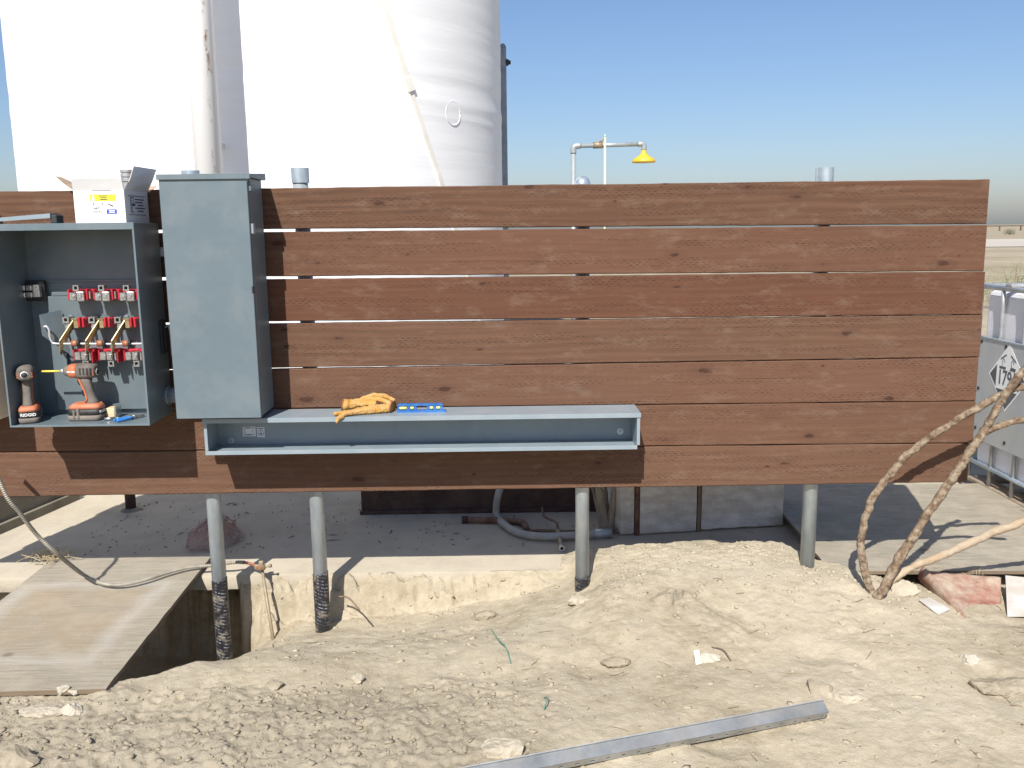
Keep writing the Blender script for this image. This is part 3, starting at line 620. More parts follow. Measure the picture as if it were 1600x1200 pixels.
# ------------------------------------------------------------------ tall grey panel cabinet
tp = thing('panel_cabinet', (-1.18, 3.80, .872), 'tall closed grey electrical cabinet standing on the wireway', 'electrical cabinet')
b = MB(); b.box((-1.345, 3.632, .882), (-1.006, 3.812, 1.838), .003); b.build('cabinet_body', 'grey', tp)
b = MB(); b.box((-1.350, 3.598, .879), (-1.006, 3.603, 1.834), .0015); b.box((-1.350, 3.603, .879), (-1.345, 3.622, 1.834), .001); b.box((-1.011, 3.603, .879), (-1.006, 3.618, 1.834), .001); b.box((-1.345, 3.603, .879), (-1.011, 3.622, .884), .001); cv = b.build('front_cover', 'grey', tp)
b = MB(); b.box((-1.338, 3.604, .892), (-1.013, 3.631, 1.826)); b.build('dark_and_gap_shade', 'dark_and_gap_shade', tp)  # dark fill standing for the shade in the gap behind the cover
b = MB(); b.prism([(-1.356, 3.592, 1.838), (-1.356, 3.592, 1.852), (-1.356, 3.83, 1.866), (-1.356, 3.83, 1.838)], (.364, 0, 0)); b.box((-1.356, 3.590, 1.832), (-.992, 3.5945, 1.853), .001); b.build('rain_hood', 'grey', tp)
for z, hh in ((1.796, .010), (1.640, .020), (1.815, .006)):
    b = MB(); b.box((-1.009, 3.612, z-hh), (-.995, 3.640, z+hh), .002); b.build('hinge_clip', 'grey_lite' if z < 1.7 else 'grey', tp)
b = MB(); b.box((-1.012, 3.5965, 1.385), (-1.0045, 3.611, 1.415), .002); b.build('latch_hole', 'dark', tp)
for z in (1.0, 1.7):
    b = MB(); b.box((-1.30, 3.812, z-.02), (-1.05, 3.849, z+.02), .003); b.build('mounting_strut', 'galv_dull', tp)

# ------------------------------------------------------------------ open wireway trough
wy0, wy1, wx0, wx1, wz0, wz1 = 3.655, 3.83, -1.262, .552, .712, .866
wr = thing('wireway_trough', (-.35, 3.83, wz0), 'long open grey metal wireway trough mounted low on the plank wall', 'wireway')
b = MB(); b.box((wx0, wy1-.002, wz0+.002), (wx1-.01, wy1, wz1-.004)); b.build('back_plate', 'grey_lite', wr)
b = MB(); b.box((wx0-.004, wy0-.004, wz1-.003), (wx1+.004, wy1+.008, wz1), .0008); b.box((wx0-.004, wy0-.006, wz1-.019), (wx1+.004, wy0-.003, wz1), .0008); b.build('top_plate', 'grey_lite', wr)
b = MB(); b.box((wx0, wy0, wz0), (wx1-.01, wy1-.002, wz0+.0025), .0008); b.box((wx0, wy0-.003, wz0-.001), (wx1-.01, wy0, wz0+.016), .0008); b.build('bottom_plate', 'grey_lite', wr)
for x in (wx0, wx1-.012):
    b = MB(); b.box((x, wy0+.002, wz0+.0025), (x+.002, wy1-.002, wz1-.003)); b.box((x, wy0-.002, wz0+.017), (x+.013, wy0+.001, wz1-.020), .0008); b.build('end_plate', 'grey_lite', wr)
for u, v in ((969, 674), (361, 689)):
    q = at(u, v, wy1-.003); b = MB(); b.cyl((q.x, wy1-.002, q.z), (q.x, wy1-.005, q.z), .014, n=20); w_ = b.build('washer', 'galv_new', wr)
    b = MB(); b.cyl((q.x, wy1-.005, q.z), (q.x, wy1-.011, q.z), .0068, n=6); b.build('bolt_head', 'galv_dull', w_)
q0 = at(379, 667, wy1-.003); q1 = at(400, 681.5, wy1-.003); q2 = at(401.2, 667.5, wy1-.003); q3 = at(414, 683, wy1-.003)
b = MB(); b.box((q0.x, wy1-.0032, q1.z), (q1.x, wy1-.0024, q0.z)); st = b.build('rating_sticker', 'paper', wr)
b = MB()
for k, (f0, f1, zz) in enumerate(((.05, .95, .86), (.25, .55, .92), (.08, .2, .7), (.08, .2, .55), (.08, .2, .4), (.7, .8, .62), (.7, .8, .45), (.1, .9, .2), (.1, .7, .12))):
    W_ = q1.x-q0.x; H_ = q0.z-q1.z; b.box((q0.x+W_*f0, wy1-.0036, q1.z+H_*(zz-.035)), (q0.x+W_*f1, wy1-.0033, q1.z+H_*(zz+.035)))
b.build('sticker_print', 'ink_soft', st)
b = MB(); b.box((q2.x, wy1-.0032, q3.z), (q3.x, wy1-.0024, q2.z)); st = b.build('round_mark_sticker', 'paper', wr)
b = MB(); cxx, czz = (q2.x+q3.x)/2, q3.z+(q2.z-q3.z)*.42; rr = (q3.x-q2.x)*.38
b.tube([(cxx+rr*math.cos(a), wy1-.0034, czz+rr*math.sin(a)) for a in np.linspace(0, 2*math.pi, 25)], .0009, 5); b.box((cxx-.0012, wy1-.0036, czz), (cxx+.0012, wy1-.0033, czz+rr*.9)); b.box((cxx-rr*.5, wy1-.0036, czz-rr*.5), (cxx+rr*.5, wy1-.0033, czz-rr*.1)); b.box((q2.x+.003, wy1-.0036, q2.z-.008), (q3.x-.004, wy1-.0033, q2.z-.005)); b.build('sticker_print', 'ink', st)

# ------------------------------------------------------------------ tank, pipe, post behind
TC = Vector((-2.053, 8.25, 0)); TR = 2.036
tk = thing('storage_tank', (TC.x, TC.y, 0), 'huge white fibreglass storage tank behind the plank wall', 'tank')
b = MB(); R = []; NZ = 330; NA = 220; Hh = 7.0
def tank_r(z, a):
    band = .34*(.012*math.exp(-((z-2.60-.03*math.sin(a*3))/.035)**2)-.010*math.exp(-((z-2.70)/.05)**2)+.006*math.exp(-((z-2.47)/.02)**2))
    w = .0016*mnoise.noise(Vector((math.cos(a)*1.6, math.sin(a)*1.6, z*7.5)))+.0008*mnoise.noise(Vector((math.cos(a)*2.5, math.sin(a)*2.5, z*24+5)))
    return TR+band+w*(1.5 if 2.5 < z < 3.2 else 1)
for i in range(NZ+1):
    z = Hh*i/NZ
    R.append([Vector((TC.x+tank_r(z, a)*math.cos(a), TC.y+tank_r(z, a)*math.sin(a), z)) for a in np.linspace(0, 2*math.pi, NA, endpoint=False)])
b.ring(R, True, True); b.build('tank_shell', 'tank', tk)
def tank_pt(u, v, e=0.):
    d = ray(u, v); d2 = Vector((d.x, d.y, 0)); o = Vector((EYE.x-TC.x, EYE.y-TC.y, 0)); A = d2.dot(d2); B = 2*o.dot(d2); C_ = o.dot(o)-(TR+e)**2
    return EYE+d*((-B-math.sqrt(max(0, B*B-4*A*C_)))/(2*A))
P = [tank_pt(u, v, .012) for u, v in ((575, -60), (598, 0), (612, 45), (627, 92), (640, 135))]; Q = [tank_pt(u, v, .012) for u, v in ((641, 138), (655, 180), (669, 222), (683, 262), (692, 292), (730, 420), (768, 560))]
def strap(b, P, w, e):
    R = []
    for i, p in enumerate(P):
        t = (P[min(i+1, len(P)-1)]-P[max(i-1, 0)]).normalized(); nr = Vector((p.x-TC.x, p.y-TC.y, 0)).normalized(); s_ = t.cross(nr).normalized()
        R.append([p-s_*w/2-nr*.03, p-s_*w/2+nr*e, p+s_*w/2+nr*e, p+s_*w/2-nr*.03])
    b.ring(R, True, False)
b = MB(); strap(b, spline(P, 4), .042, .008); b.build('seam_strip', 'strap', tk)
b = MB(); strap(b, spline(Q, 4), .038, .002); b.build('seam_strip', 'strap', tk)
b = MB(); strap(b, [tank_pt(636, 122, .012), tank_pt(643, 142, .012)], .056, .015); b.build('strip_clip', 'strap', tk)
cp = tank_pt(708, 177); nr = Vector((cp.x-TC.x, cp.y-TC.y, 0)).normalized()
tu_ = Vector((-nr.y, nr.x, 0)); b = MB(); rp_ = [Vector((TC.x, TC.y, cp.z+.088*math.sin(a)))+((cp-TC+tu_*.088*math.cos(a)).to_2d().normalized()*(TR+.001)).to_3d() for a in np.linspace(0, 2*math.pi, 41)]; b.tube(rp_, .005, 6); b.build('patch_rim', 'tank', tk)
vp = thing('riser_pipe', (at(322, 200, 5.92).x, 5.92, 0), 'white painted vertical pipe with rust streak in front of the tank', 'pipe')
b = MB(); b.cyl((vp.location.x, 5.92, 0), (vp.location.x, 5.92, 7), .086, n=36); b.build('pipe', 'wpipe', vp)
for z in (2.2, 4.6):
    b = MB(); b.box((vp.location.x-.02, 5.99, z-.02), (vp.location.x+.02, 6.26, z+.02), .004); b.build('standoff', 'wpipe', vp)
q = at(790, 64, 8.7); sp_ = thing('steel_post', (q.x, 8.7, 0), 'slim blue-grey steel post against the right side of the white tank', 'post')
b = MB(); b.box((q.x-.06, 8.67, 0), (q.x+.004, 8.73, q.z-.06), .012); b.sphere((q.x-.028, 8.7, q.z-.07), .034, 2, 0, 0, (1, .8, 1.5)); b.build('post_body', 'lug_steel', sp_)
b = MB(); b.cyl((q.x, 8.7, q.z-.19), (q.x+.028, 8.7, q.z-.19), .036, .024, 14); b.cyl((q.x+.028, 8.7, q.z-.19), (q.x+.045, 8.7, q.z-.19), .018, n=6); b.build('bolt', 'dark_and_gap_shade', sp_)

# ------------------------------------------------------------------ safety shower
SY = 9.5; sh = thing('safety_shower', (.71, SY, 0), 'galvanized safety shower with yellow head rising behind the wall', 'safety shower')
pr = .022; zt = at(895, 228, SY).z; hx = at(1006, 232, SY).x; rx = at(945, 228, SY).x; px = at(896, 260, SY).x
b = MB(); b.cyl((px, SY, 0), (px, SY, zt-.06), pr+.004, n=16); b.build('riser', 'galv', sh)
b = MB(); b.tube(spline([(px, SY, zt-.075), (px, SY, zt-.03), (px+.012, SY, zt-.008), (px+.035, SY, zt), (px+.07, SY, zt)], 5), pr+.009, 14); b.build('elbow', 'galv', sh)
b = MB(); b.cyl((px+.05, SY, zt), (hx-.03, SY, zt+.01), pr, n=16); b.build('arm', 'galv', sh)
b = MB(); b.tube(spline([(hx-.06, SY, zt+.01), (hx-.02, SY, zt+.01), (hx, SY, zt-.005), (hx, SY, zt-.05)], 5), pr+.006, 14); b.build('elbow', 'galv', sh)
b = MB(); b.lathe((hx, SY, zt-.04), (0, 0, -1), [(.026, 0), (.028, .035), (.045, .062), (.085, .085), (.112, .105), (.120, .125), (.118, .135), (.0, .132)], 32); b.build('shower_head', 'yellow', sh)
b = MB(); b.cyl((rx-.12, SY, zt+.004), (rx-.02, SY, zt+.006), .034, n=12); b.tube([(rx-.06, SY-.02, zt+.03), (rx, SY-.02, zt+.075)], .009, 8); b.build('valve', 'clamp', sh)
b = MB(); b.cyl((rx, SY-.02, .9), (rx, SY-.02, zt+.08), .011, n=10); b.cyl((rx, SY-.02, zt+.08), (rx, SY-.02, zt+.11), .005, n=8); b.build('pull_rod', 'lime', sh)

# ------------------------------------------------------------------ chemical tote on the right
IX0, IX1, IY0, IY1 = 2.83, 3.85, 4.15, 5.33
ib = thing('chemical_tote', (3.34, 4.74, 0), 'caged white chemical tote with grey hazard plate at the right border', 'tote')
b = MB(); b.box((IX0+.022, IY0+.03, .17), (IX1-.03, IY1-.022, 1.243), .035); b.build('bottle', 'ibc_bottle', ib)
b = MB()
for z in (1.262, ): b.tube([(IX0, IY0, z), (IX1, IY0, z), (IX1, IY1, z), (IX0, IY1, z), (IX0, IY0, z)], .016, 8)
b.build('top_rail', 'galv_dull', ib)
for z in (.205,):
    b = MB(); b.tube([(IX0, IY0, z), (IX1, IY0, z), (IX1, IY1, z), (IX0, IY1, z), (IX0, IY0, z)], .014, 8); b.build('lower_rail', 'galv_new', ib)
for y in np.linspace(IY1, IY0, 6):
    b = MB(); b.tube([(IX0+.004, y, .10), (IX0+.004, y, 1.17), (IX0, y, 1.255)], .012, 8); b.build('cage_bar', 'galv_dull', ib)
for x in np.linspace(IX0+.17, IX1, 5):
    b = MB(); b.tube([(x, IY1, .10), (x, IY1, 1.255)], .011, 8); b.build('cage_bar', 'galv_dull', ib)
    b = MB(); b.tube([(x, IY0, .10), (x, IY0, 1.255)], .011, 8); b.build('cage_bar', 'galv_dull', ib)
for y in (IY1-.30, ):
    b = MB(); b.box((IX0-.01, y-.03, 1.275), (IX1, y+.03, 1.292), .003); b.build('top_bar', 'galv_dull', ib)
b = MB(); b.box((IX0-.018, IY0+.02, .355), (IX0-.014, IY1-.045, .968), .001); plt = b.build('hazard_plate', 'ibc_plate', ib)
b = MB(); b.box((IX0-.024, IY0+.02, .966), (IX0-.006, IY1-.045, .974), .001); b.build('plate_edge', 'galv_new', plt)
for y, z in ((5.25, .94), (4.99, .94), (5.25, .66), (5.25, .42), (4.93, .40)):
    b = MB(); b.cyl((IX0-.018, y, z), (IX0-.021, y, z), .011, n=10); b.build('plate_hole', 'dark', plt)
dc = Vector((IX0-.0195, 4.953, .768)); dr = .193
def D2(y, z): return Vector((dc.x, dc.y-y, dc.z+z))
b = MB(); b.prism([D2(-dr, 0), D2(0, -dr), D2(dr, 0), D2(0, dr)], (.001, 0, 0)); pl = b.build('corrosive_placard', 'ivory', ib)
b = MB(); o_ = Vector((-.0008, 0, 0)); k = dr*.93
b.prism([D2(-k, 0)+o_, D2(-k*.98, -.002)+o_, D2(-k*.62, -k*.36)+o_, D2(-k*.62, k*.36)+o_], (.0006, 0, 0)); b.prism([D2(k, 0)+o_, D2(k*.62, k*.36)+o_, D2(k*.62, -k*.36)+o_], (.0006, 0, 0))
b.prism([D2(-k*.60, -k*.40)+o_, D2(0, -k)+o_, D2(k*.60, -k*.40)+o_], (.0006, 0, 0))
b.prism([D2(-.085, .045)+o_, D2(-.02, .045)+o_, D2(-.02, .060)+o_, D2(-.085, .060)+o_], (.0006, 0, 0)); b.prism([D2(.02, .045)+o_, D2(.075, .045)+o_, D2(.08, .062)+o_, D2(.03, .066)+o_], (.0006, 0, 0))
for s_ in (-1, 1): b.prism([D2(s_*.02, .125)+o_, D2(s_*.075, .095)+o_, D2(s_*.078, .103)+o_, D2(s_*.024, .134)+o_], (.0006, 0, 0))
for s_ in (-1, 1): b.tube([D2(s_*.045+.012*math.cos(a), .085+.02*math.sin(a))+o_ for a in np.linspace(0, 4.2, 12)], .0013, 5)
b.build('placard_print', 'ink_dusty', pl)
fr = lambda y, z: frame(D2(y, z)+Vector((-.001, 0, 0)), (0, -1, 0), (0, 0, 1), (-1, 0, 0))
text('1791', .118, 'ink_dusty', fr(0, -.006), pl, sx=.82, bold=.0015); text('8', .05, 'ivory', fr(0, -.128), pl)
b = MB()
for z in (.10,): b.box((IX0-.01, IY0, z-.022), (IX0+.10, IY1, z), .003)
b.box((IX1-.1, IY0, .078), (IX1, IY1, .10), .003); b.box((IX0+.1, IY0, .079), (IX1-.1, IY0+.12, .099)); b.box((IX0+.1, IY1-.12, .079), (IX1-.1, IY1, .099)); b.build('pallet_deck', 'pallet', ib)
for y in (IY0+.06, 4.74, IY1-.06):
    b = MB(); b.box((IX0+.01, y-.05, .022), (IX0+.09, y+.05, .078), .004); b.box((IX1-.09, y-.05, .022), (IX1, y+.05, .078), .004); b.build('pallet_block', 'pallet', ib)
b = MB(); b.box((IX0-.012, IY0, .0), (IX0+.1, IY1, .022), .003); b.box((IX1-.1, IY0, 0), (IX1, IY1, .022), .003); b.build('pallet_skid', 'pallet', ib)

# ------------------------------------------------------------------ cordless tools in the enclosure
FLOOR = ZB+.0035
def drill(loc, rz, label, bit=True):
    """tool axis along local +X (nose), origin under the battery; built round the root, then the root turns it"""
    t = thing('cordless_drill', loc, label, 'power tool'); o = Vector(loc)
    X, Y, Z = Vector((1, 0, 0)), Vector((0, 1, 0)), Vector((0, 0, 1))
    def sec(x, z, ry, rz_): return (o+Vector((x, 0, z)), Y, Z, ry, rz_)
    ht = .205
    b = MB(); b.loft([sec(-.062, ht, .020, .019), sec(-.058, ht, .029, .028), (sec(-.02, ht, .033, .032)), sec(.012, ht, .033, .032)], 22, 2.8); h = b.build('motor_housing', 'toolgrey', t)
    b = MB(); b.loft([sec(.0125, ht, .032, .031), sec(.03, ht, .031, .030), sec(.048, ht, .0285, .0275)], 22, 2.4); b.build('gear_case', 'orange', t)
    b = MB(); b.loft([sec(.0485, ht, .0275, .0265), sec(.062, ht, .022, .021), sec(.072, ht, .015, .015)], 22, 2.1); b.build('nose', 'toolgrey', t)
    for s_ in (-1, 1):
        for k in range(4):
            b = MB(); b.box(o+Vector((-.052+k*.014, s_*.0315-.0012, ht-.012)), o+Vector((-.045+k*.014, s_*.0315+.0022, ht+.016)), .001); b.build('vent_louvre', 'toolblack', h)
    b = MB()
    for s_ in (-1, 1):
        b.box(o+Vector((-.060, s_*.024-.006, ht-.016)), o+Vector((-.0545, s_*.024+.006, ht-.012)), .001); b.box(o+Vector((-.060, s_*.024-.006, ht-.008)), o+Vector((-.0545, s_*.024+.006, ht-.004)), .001); b.box(o+Vector((-.060, s_*.024-.006, ht)), o+Vector((-.0545, s_*.024+.006, ht+.004)), .001)
    b.build('rear_vents', 'orange', h)
    b = MB(); b.lathe(o+Vector((-.0622, 0, ht-.004)), (-1, 0, 0), [(.0145, 0), (.0145, .0015), (0, .0015)], 22); bd = b.build('rear_badge', 'ivory', h)
    b = MB(); b.lathe(o+Vector((-.0638, 0, ht-.004)), (-1, 0, 0), [(.0118, 0), (.0118, .0008), (0, .0008)], 22); b.build('badge_centre', 'toolblack', bd)
    b = MB(); b.cyl(o+Vector((.072, 0, ht)), o+Vector((.088, 0, ht)), .011, .0085, 14); b.build('chuck', 'steel_rod', t)
    if bit:
        b = MB(); b.cyl(o+Vector((.088, 0, ht)), o+Vector((.165, 0, ht)), .0045, .0042, 8); b.build('drill_bit', 'bityellow', t)
    b = MB(); R = []
    for z, x, rx_, ry_ in ((.180, -.012, .027, .020), (.160, -.014, .022, .018), (.130, -.020, .0195, .017), (.100, -.027, .0205, .0175), (.080, -.031, .024, .019), (.068, -.030, .034, .026)): R.append((o+Vector((x, 0, z)), X, Y, rx_, ry_))
    b.loft(R, 20, 2.5); b.build('grip', 'toolgrey', t)
    b = MB()
    for s_ in (-1, 1): b.tube([o+Vector((x, s_*y, z)) for x, y, z in ((.012, .0150, .185), (.004, .0165, .160), (-.010, .0160, .125), (-.018, .0165, .092), (-.012, .0205, .076))], .0042, 6)
    b.build('grip_stripe', 'orange', t)
    b = MB(); b.loft([(o+Vector((.012, 0, .172)), X, Y, .008, .008), (o+Vector((.014, 0, .158)), X, Y, .009, .008), (o+Vector((.010, 0, .146)), X, Y, .006, .007)], 12); b.build('trigger', 'toolblack', t)
    b = MB(); b.loft([(o+Vector((-.010, 0, .072)), X, Y, .052, .030), (o+Vector((-.008, 0, .062)), X, Y, .064, .038), (o+Vector((-.006, 0, .050)), X, Y, .069, .040)], 24, 4); b.build('foot', 'orange', t)
    b = MB(); b.loft([(o+Vector((-.005, 0, .050)), X, Y, .066, .038), (o+Vector((-.004, 0, .024)), X, Y, .067, .039)], 24, 5); bt = b.build('battery', 'toolblack', t)
    b = MB(); b.loft([(o+Vector((-.004, 0, .024)), X, Y, .070, .041), (o+Vector((-.003, 0, .006)), X, Y, .069, .040), (o+Vector((-.003, 0, 0)), X, Y, .062, .035)], 24, 5); b.build('battery_base', 'toolgrey', bt)
    b = MB()
    for s_ in (-1, 1): b.box(o+Vector((.008, s_*.040-.004, .010)), o+Vector((.020, s_*.040+.004, .054)), .003); b.box(o+Vector((.026, s_*.040-.004, .010)), o+Vector((.036, s_*.040+.004, .046)), .003)
    b.build('battery_latch', 'toolgrey', t)
    text('RIDGID', .0165, 'ivory', frame(o+Vector((-.0716, 0, .037)), (0, -1, 0), (0, 0, 1), (-1, 0, 0)), t, sx=1.05, bold=.0004)
    text('RIDGID', .010, 'ivory', frame(o+Vector((.031, .0318, ht)), (-1, 0, 0), (0, 0, 1), (0, 1, 0)), t, bold=.0003)
    t.rotation_euler = (0, 0, rz); return t
pA = at(134, 652, 3.675); drill((pA.x, 3.680, FLOOR), math.pi, 'orange and grey cordless driver seen side-on, yellow bit pointing left')
pB = at(45, 655, 3.655); drill((pB.x, 3.668, FLOOR), math.pi/2+.40, 'orange and grey cordless drill seen from behind, nearest the cream cabinet', False)
# block, socket and strippers
q = at(172, 640, 3.70); t = thing('pine_block', (q.x, 3.72, FLOOR), 'small pine block behind the side-on driver in the enclosure', 'wood block')
b = MB(); b.box((q.x-.018, 3.70, FLOOR), (q.x+.016, 3.75, FLOOR+.042), .002); b.build('block_body', 'pine', t); b = MB(); b.box((q.x+.0165, 3.698, FLOOR), (q.x+.026, 3.752, FLOOR+.048), .002); b.build('metal_end', 'alu', t)
q = at(175, 650, 3.655); t = thing('nut_driver_bit', (q.x, 3.655, FLOOR), 'short chrome driver bit lying between the driver and the blue pliers', 'driver bit')
b = MB(); b.cyl((q.x-.030, 3.648, FLOOR+.007), (q.x+.008, 3.662, FLOOR+.007), .007, n=12); b.build('socket', 'alu', t); b = MB(); b.cyl((q.x+.008, 3.662, FLOOR+.007), (q.x+.036, 3.672, FLOOR+.005), .0045, n=8); b.build('shank', 'toolsteel', t)
t = thing('wire_strippers', (at(196, 655, 3.63).x, 3.63, FLOOR), 'wire stripping pliers with blue handles on the enclosure floor', 'pliers')
g0, g1 = at(180, 662, 3.608), at(214, 643, 3.69); z0 = FLOOR
A0 = Vector((g0.x, 3.612, z0+.008)); A1 = Vector((g1.x+.004, 3.70, z0+.008)); dv = (A1-A0).normalized(); sd = Vector((-dv.y, dv.x, 0))
for s_ in (-1, 1):
    b = MB(); b.tube(spline([A0+sd*.010*s_, A0+dv*.03+sd*.014*s_, A0+dv*.06+sd*.009*s_, A0+dv*.075+sd*.004*s_], 5), [.0055]*15+[.0045], 10); b.build('handle_grip', 'handle_blue', t)
    b = MB(); b.box(A0+dv*.095-Vector((.003, .032, .006))+sd*.005*s_, A0+dv*.095+Vector((.003, .034, .006))+sd*.005*s_, .001, (math.atan2(dv.y, dv.x)-math.pi/2, 'Z')); b.build('jaw', 'toolsteel', t)
b = MB(); b.cyl(A0+dv*.085-Vector((0, 0, .008)), A0+dv*.085+Vector((0, 0, .009)), .009, n=14); b.build('pivot', 'toolsteel', t)

# ------------------------------------------------------------------ carton and steel bracket on top of the enclosure
TZ = ZT+.0015
bx0, bx1, by0, by1, bh = -1.690, -1.492, 3.607, 3.842, .125
ct = thing('cardboard_carton', ((bx0+bx1)/2, 3.72, TZ), 'open white cardboard carton with yellow and blue labels on the enclosure', 'carton')
b = MB(); k = .002
b.box((bx0, by0, TZ), (bx1, by0+k, TZ+bh)); b.box((bx0, by1-k, TZ), (bx1, by1, TZ+bh)); b.box((bx0, by0+k, TZ), (bx0+k, by1-k, TZ+bh)); b.box((bx1-k, by0+k, TZ), (bx1, by1-k, TZ+bh)); b.box((bx0+k, by0+k, TZ), (bx1-k, by1-k, TZ+k)); b.build('carton_body', 'card_w', ct)
def flap(name, hinge0, hinge1, tip1, tip0, mat, mat_in):
    P = [Vector(p) for p in (hinge0, hinge1, tip1, tip0)]; nr = (P[1]-P[0]).cross(P[3]-P[0]).normalized()
    mid = [(P[0]+P[3])/2+nr*.004, (P[1]+P[2])/2+nr*.003]
    b = MB(); V = [P[0], P[1], mid[1], P[2], P[3], mid[0]]; b.add(V+[p-nr*.0012 for p in V], [(0, 1, 2, 5), (5, 2, 3, 4), (0, 6, 7, 1), (1, 7, 8, 2), (2, 8, 9, 3), (3, 9, 10, 4), (4, 10, 11, 5), (5, 11, 6, 0)]); f = b.build(name, mat, ct)
    b = MB(); V = [p-nr*.0013 for p in V]; b.add(V+[p-nr*.0012 for p in V], [(6, 7, 8, 11), (11, 8, 9, 10), (0, 6, 7, 1), (1, 7, 8, 2), (2, 8, 9, 3), (3, 9, 10, 4), (4, 10, 11, 5), (5, 11, 6, 0)]); b.build('flap_lining', mat_in, f)
zt_ = TZ+bh
flap('flap', (bx0, by0, zt_), (bx1, by0, zt_), tuple(at(186, 259, 3.574)), tuple(at(109, 260.5, 3.574)), 'card_w', 'card_b')
s0 = at(209, 259.5, 3.66); s1 = at(244.5, 265, 3.83)
flap('flap', (bx1, by0+.01, zt_), (bx1, by1, zt_), tuple(s1), tuple(s0), 'card_w', 'card_b')
flap('flap', (bx0, by1, zt_), (bx0, by0, zt_), tuple(at(86, 276, 3.66)), tuple(at(95, 277, 3.84)), 'card_w', 'card_b')
flap('flap', (bx1, by1, zt_), (bx0, by1, zt_), (bx0, by1+.11, zt_+.03), (bx1, by1+.11, zt_+.03), 'card_w', 'card_b')
def onface(u0, v0, u1, v1, dy): a_ = at(u0, v0, by0); c_ = at(u1, v1, by0); return (a_.x, by0-dy, c_.z), (c_.x, by0-dy+.0005, a_.z)
b = MB(); b.box(*onface(140, 304, 181, 314, .0008)); yl = b.build('yellow_label', 'lab_yel', ct)
b = MB()
for u0, v0, u1, v1 in ((154, 305.5, 168, 306.8), (157, 308.3, 167, 309.6), (156.5, 311, 167.5, 312.4)): b.box(*onface(u0, v0, u1, v1, .0013))
b.build('label_print', 'ink', yl)
b = MB(); p = at(145.5, 309, by0-.0013); b.prism([(p.x-.006, p.y, p.z-.011), (p.x+.006, p.y, p.z-.011), (p.x+.003, p.y, p.z+.006), (p.x, p.y, p.z+.011), (p.x-.004, p.y, p.z+.004)], (0, .0004, 0)); b.build('label_figure', 'ivory', yl)
b = MB(); b.box(*onface(166.5, 327, 183, 334, .0008)); bl = b.build('blue_label', 'lab_blu', ct)
b = MB()
for u0, v0, u1, v1 in ((170.5, 328.3, 179.5, 330.2), (170.5, 331.4, 180, 332.4)): b.box(*onface(u0, v0, u1, v1, .0013))
b.build('label_print', 'ivory', bl)
b = MB(); x = 146.5
for k in range(14): w_ = (.45, .8, .35, .6)[k % 4]; b.box(*onface(x, 329, x+w_, 332.6, .0008)); x += w_+.42
b.build('barcode', 'ink', ct)
def cface(u, v): p = at(u, v, by0-.0006); return frame(p, (1, 0, 0), (0, 0, 1), (0, -1, 0))
text('2"', .014, 'ink', cface(147, 318.5), ct); text('10', .014, 'ink', cface(159, 318.5), ct); text('6A7', .012, 'ink', cface(151, 325.5), ct)
b = MB(); p0, p1 = at(168, 317.5, by0-.002), at(175, 321, by0-.002); b.cyl(p0, p1, .0022, n=6); b.cyl(p1-(p1-p0)*.12, p1, .004, n=6); p2 = at(179, 318, by0); p3 = at(179.5, 322.5, by0); b.box((p2.x-.001, by0-.001, p2.z-.003), (p2.x+.001, by0-.0003, p2.z+.003)); b.box((p3.x-.002, by0-.001, p3.z-.002), (p3.x+.002, by0-.0003, p3.z+.002)); b.build('product_drawing', 'ink_soft', ct)
b = MB(); b.box(*onface(144, 297.3, 173, 298.2, .0008)); b.build('tuck_slot', 'ink_soft', ct)
b = MB()   # navy frame and lines printed on the shaded side
def sface(y0, y1, z0_, z1_): b.box((bx1+.0003, by0+y0, TZ+z0_), (bx1+.0009, by0+y1, TZ+z1_))
sface(.035, .20, .104, .1065); sface(.035, .20, .030, .0325); sface(.055, .060, .04, .10); sface(.055, .085, .096, .100); sface(.055, .085, .040, .044); sface(.085, .089, .075, .10); sface(.07, .10, .066, .075); sface(.066, .07, .050, .09)
for k, (a_, c_) in enumerate(((.10, .19), (.10, .175), (.125, .18), (.10, .195), (.12, .18))): sface(a_, c_, .090-.0115*k, .0945-.0115*k)
b.build('side_print', 'ink_blue', ct)
t = thing('conduit_fitting', (-1.535, 3.74, TZ+.004), 'grey conduit fitting poking out of the open carton', 'fitting')
fz = at(199, 263, 3.75).z
b = MB(); fx_ = at(199, 270, 3.75).x; b.pipe((fx_, 3.75, TZ+.003), (fx_, 3.75, fz-.012), .024, .019, 20); b.build('fitting_body', 'galv_dull', t)
b = MB()
for kz in (0, .018, .036): b.pipe((fx_, 3.75, fz-.052+kz), (fx_, 3.75, fz-.042+kz), .0275, .0241, 20)
b.build('ribbed_collar', 'galv_dull', t)
t = thing('plastic_film', (-1.62, 3.80, TZ+.004), 'wisp of crumpled clear plastic film sticking up from the carton', 'plastic bag')
b = MB(); n = 14; V = []
for i in range(n):
    for j in range(n):
        u_ = i/(n-1); w_ = j/(n-1); q = at(135+40*u_, 268-(26*(1-abs(u_-.42)*1.5)+6*mnoise.noise(Vector((u_*5, w_*3, 1))))*w_, 3.76+.03*math.sin(u_*7+w_*3))
        if j == 0: q.z = TZ+.06
        V.append(q+Vector((0, .02*mnoise.noise(Vector((u_*6, w_*6, 4))), .006*mnoise.noise(Vector((u_*9, w_*9, 7))))))
b.add(V, [(i*n+j, i*n+j+1, (i+1)*n+j+1, (i+1)*n+j) for i in range(n-1) for j in range(n-1)], True); b.build('film', 'film', t)
t = thing('steel_bracket', (-1.95, 3.68, TZ), 'pale grey steel channel bracket lying left of the carton', 'bracket')
e0, e1 = at(-60, 352, 3.64), at(80, 337, 3.66)
b = MB(); dz = TZ
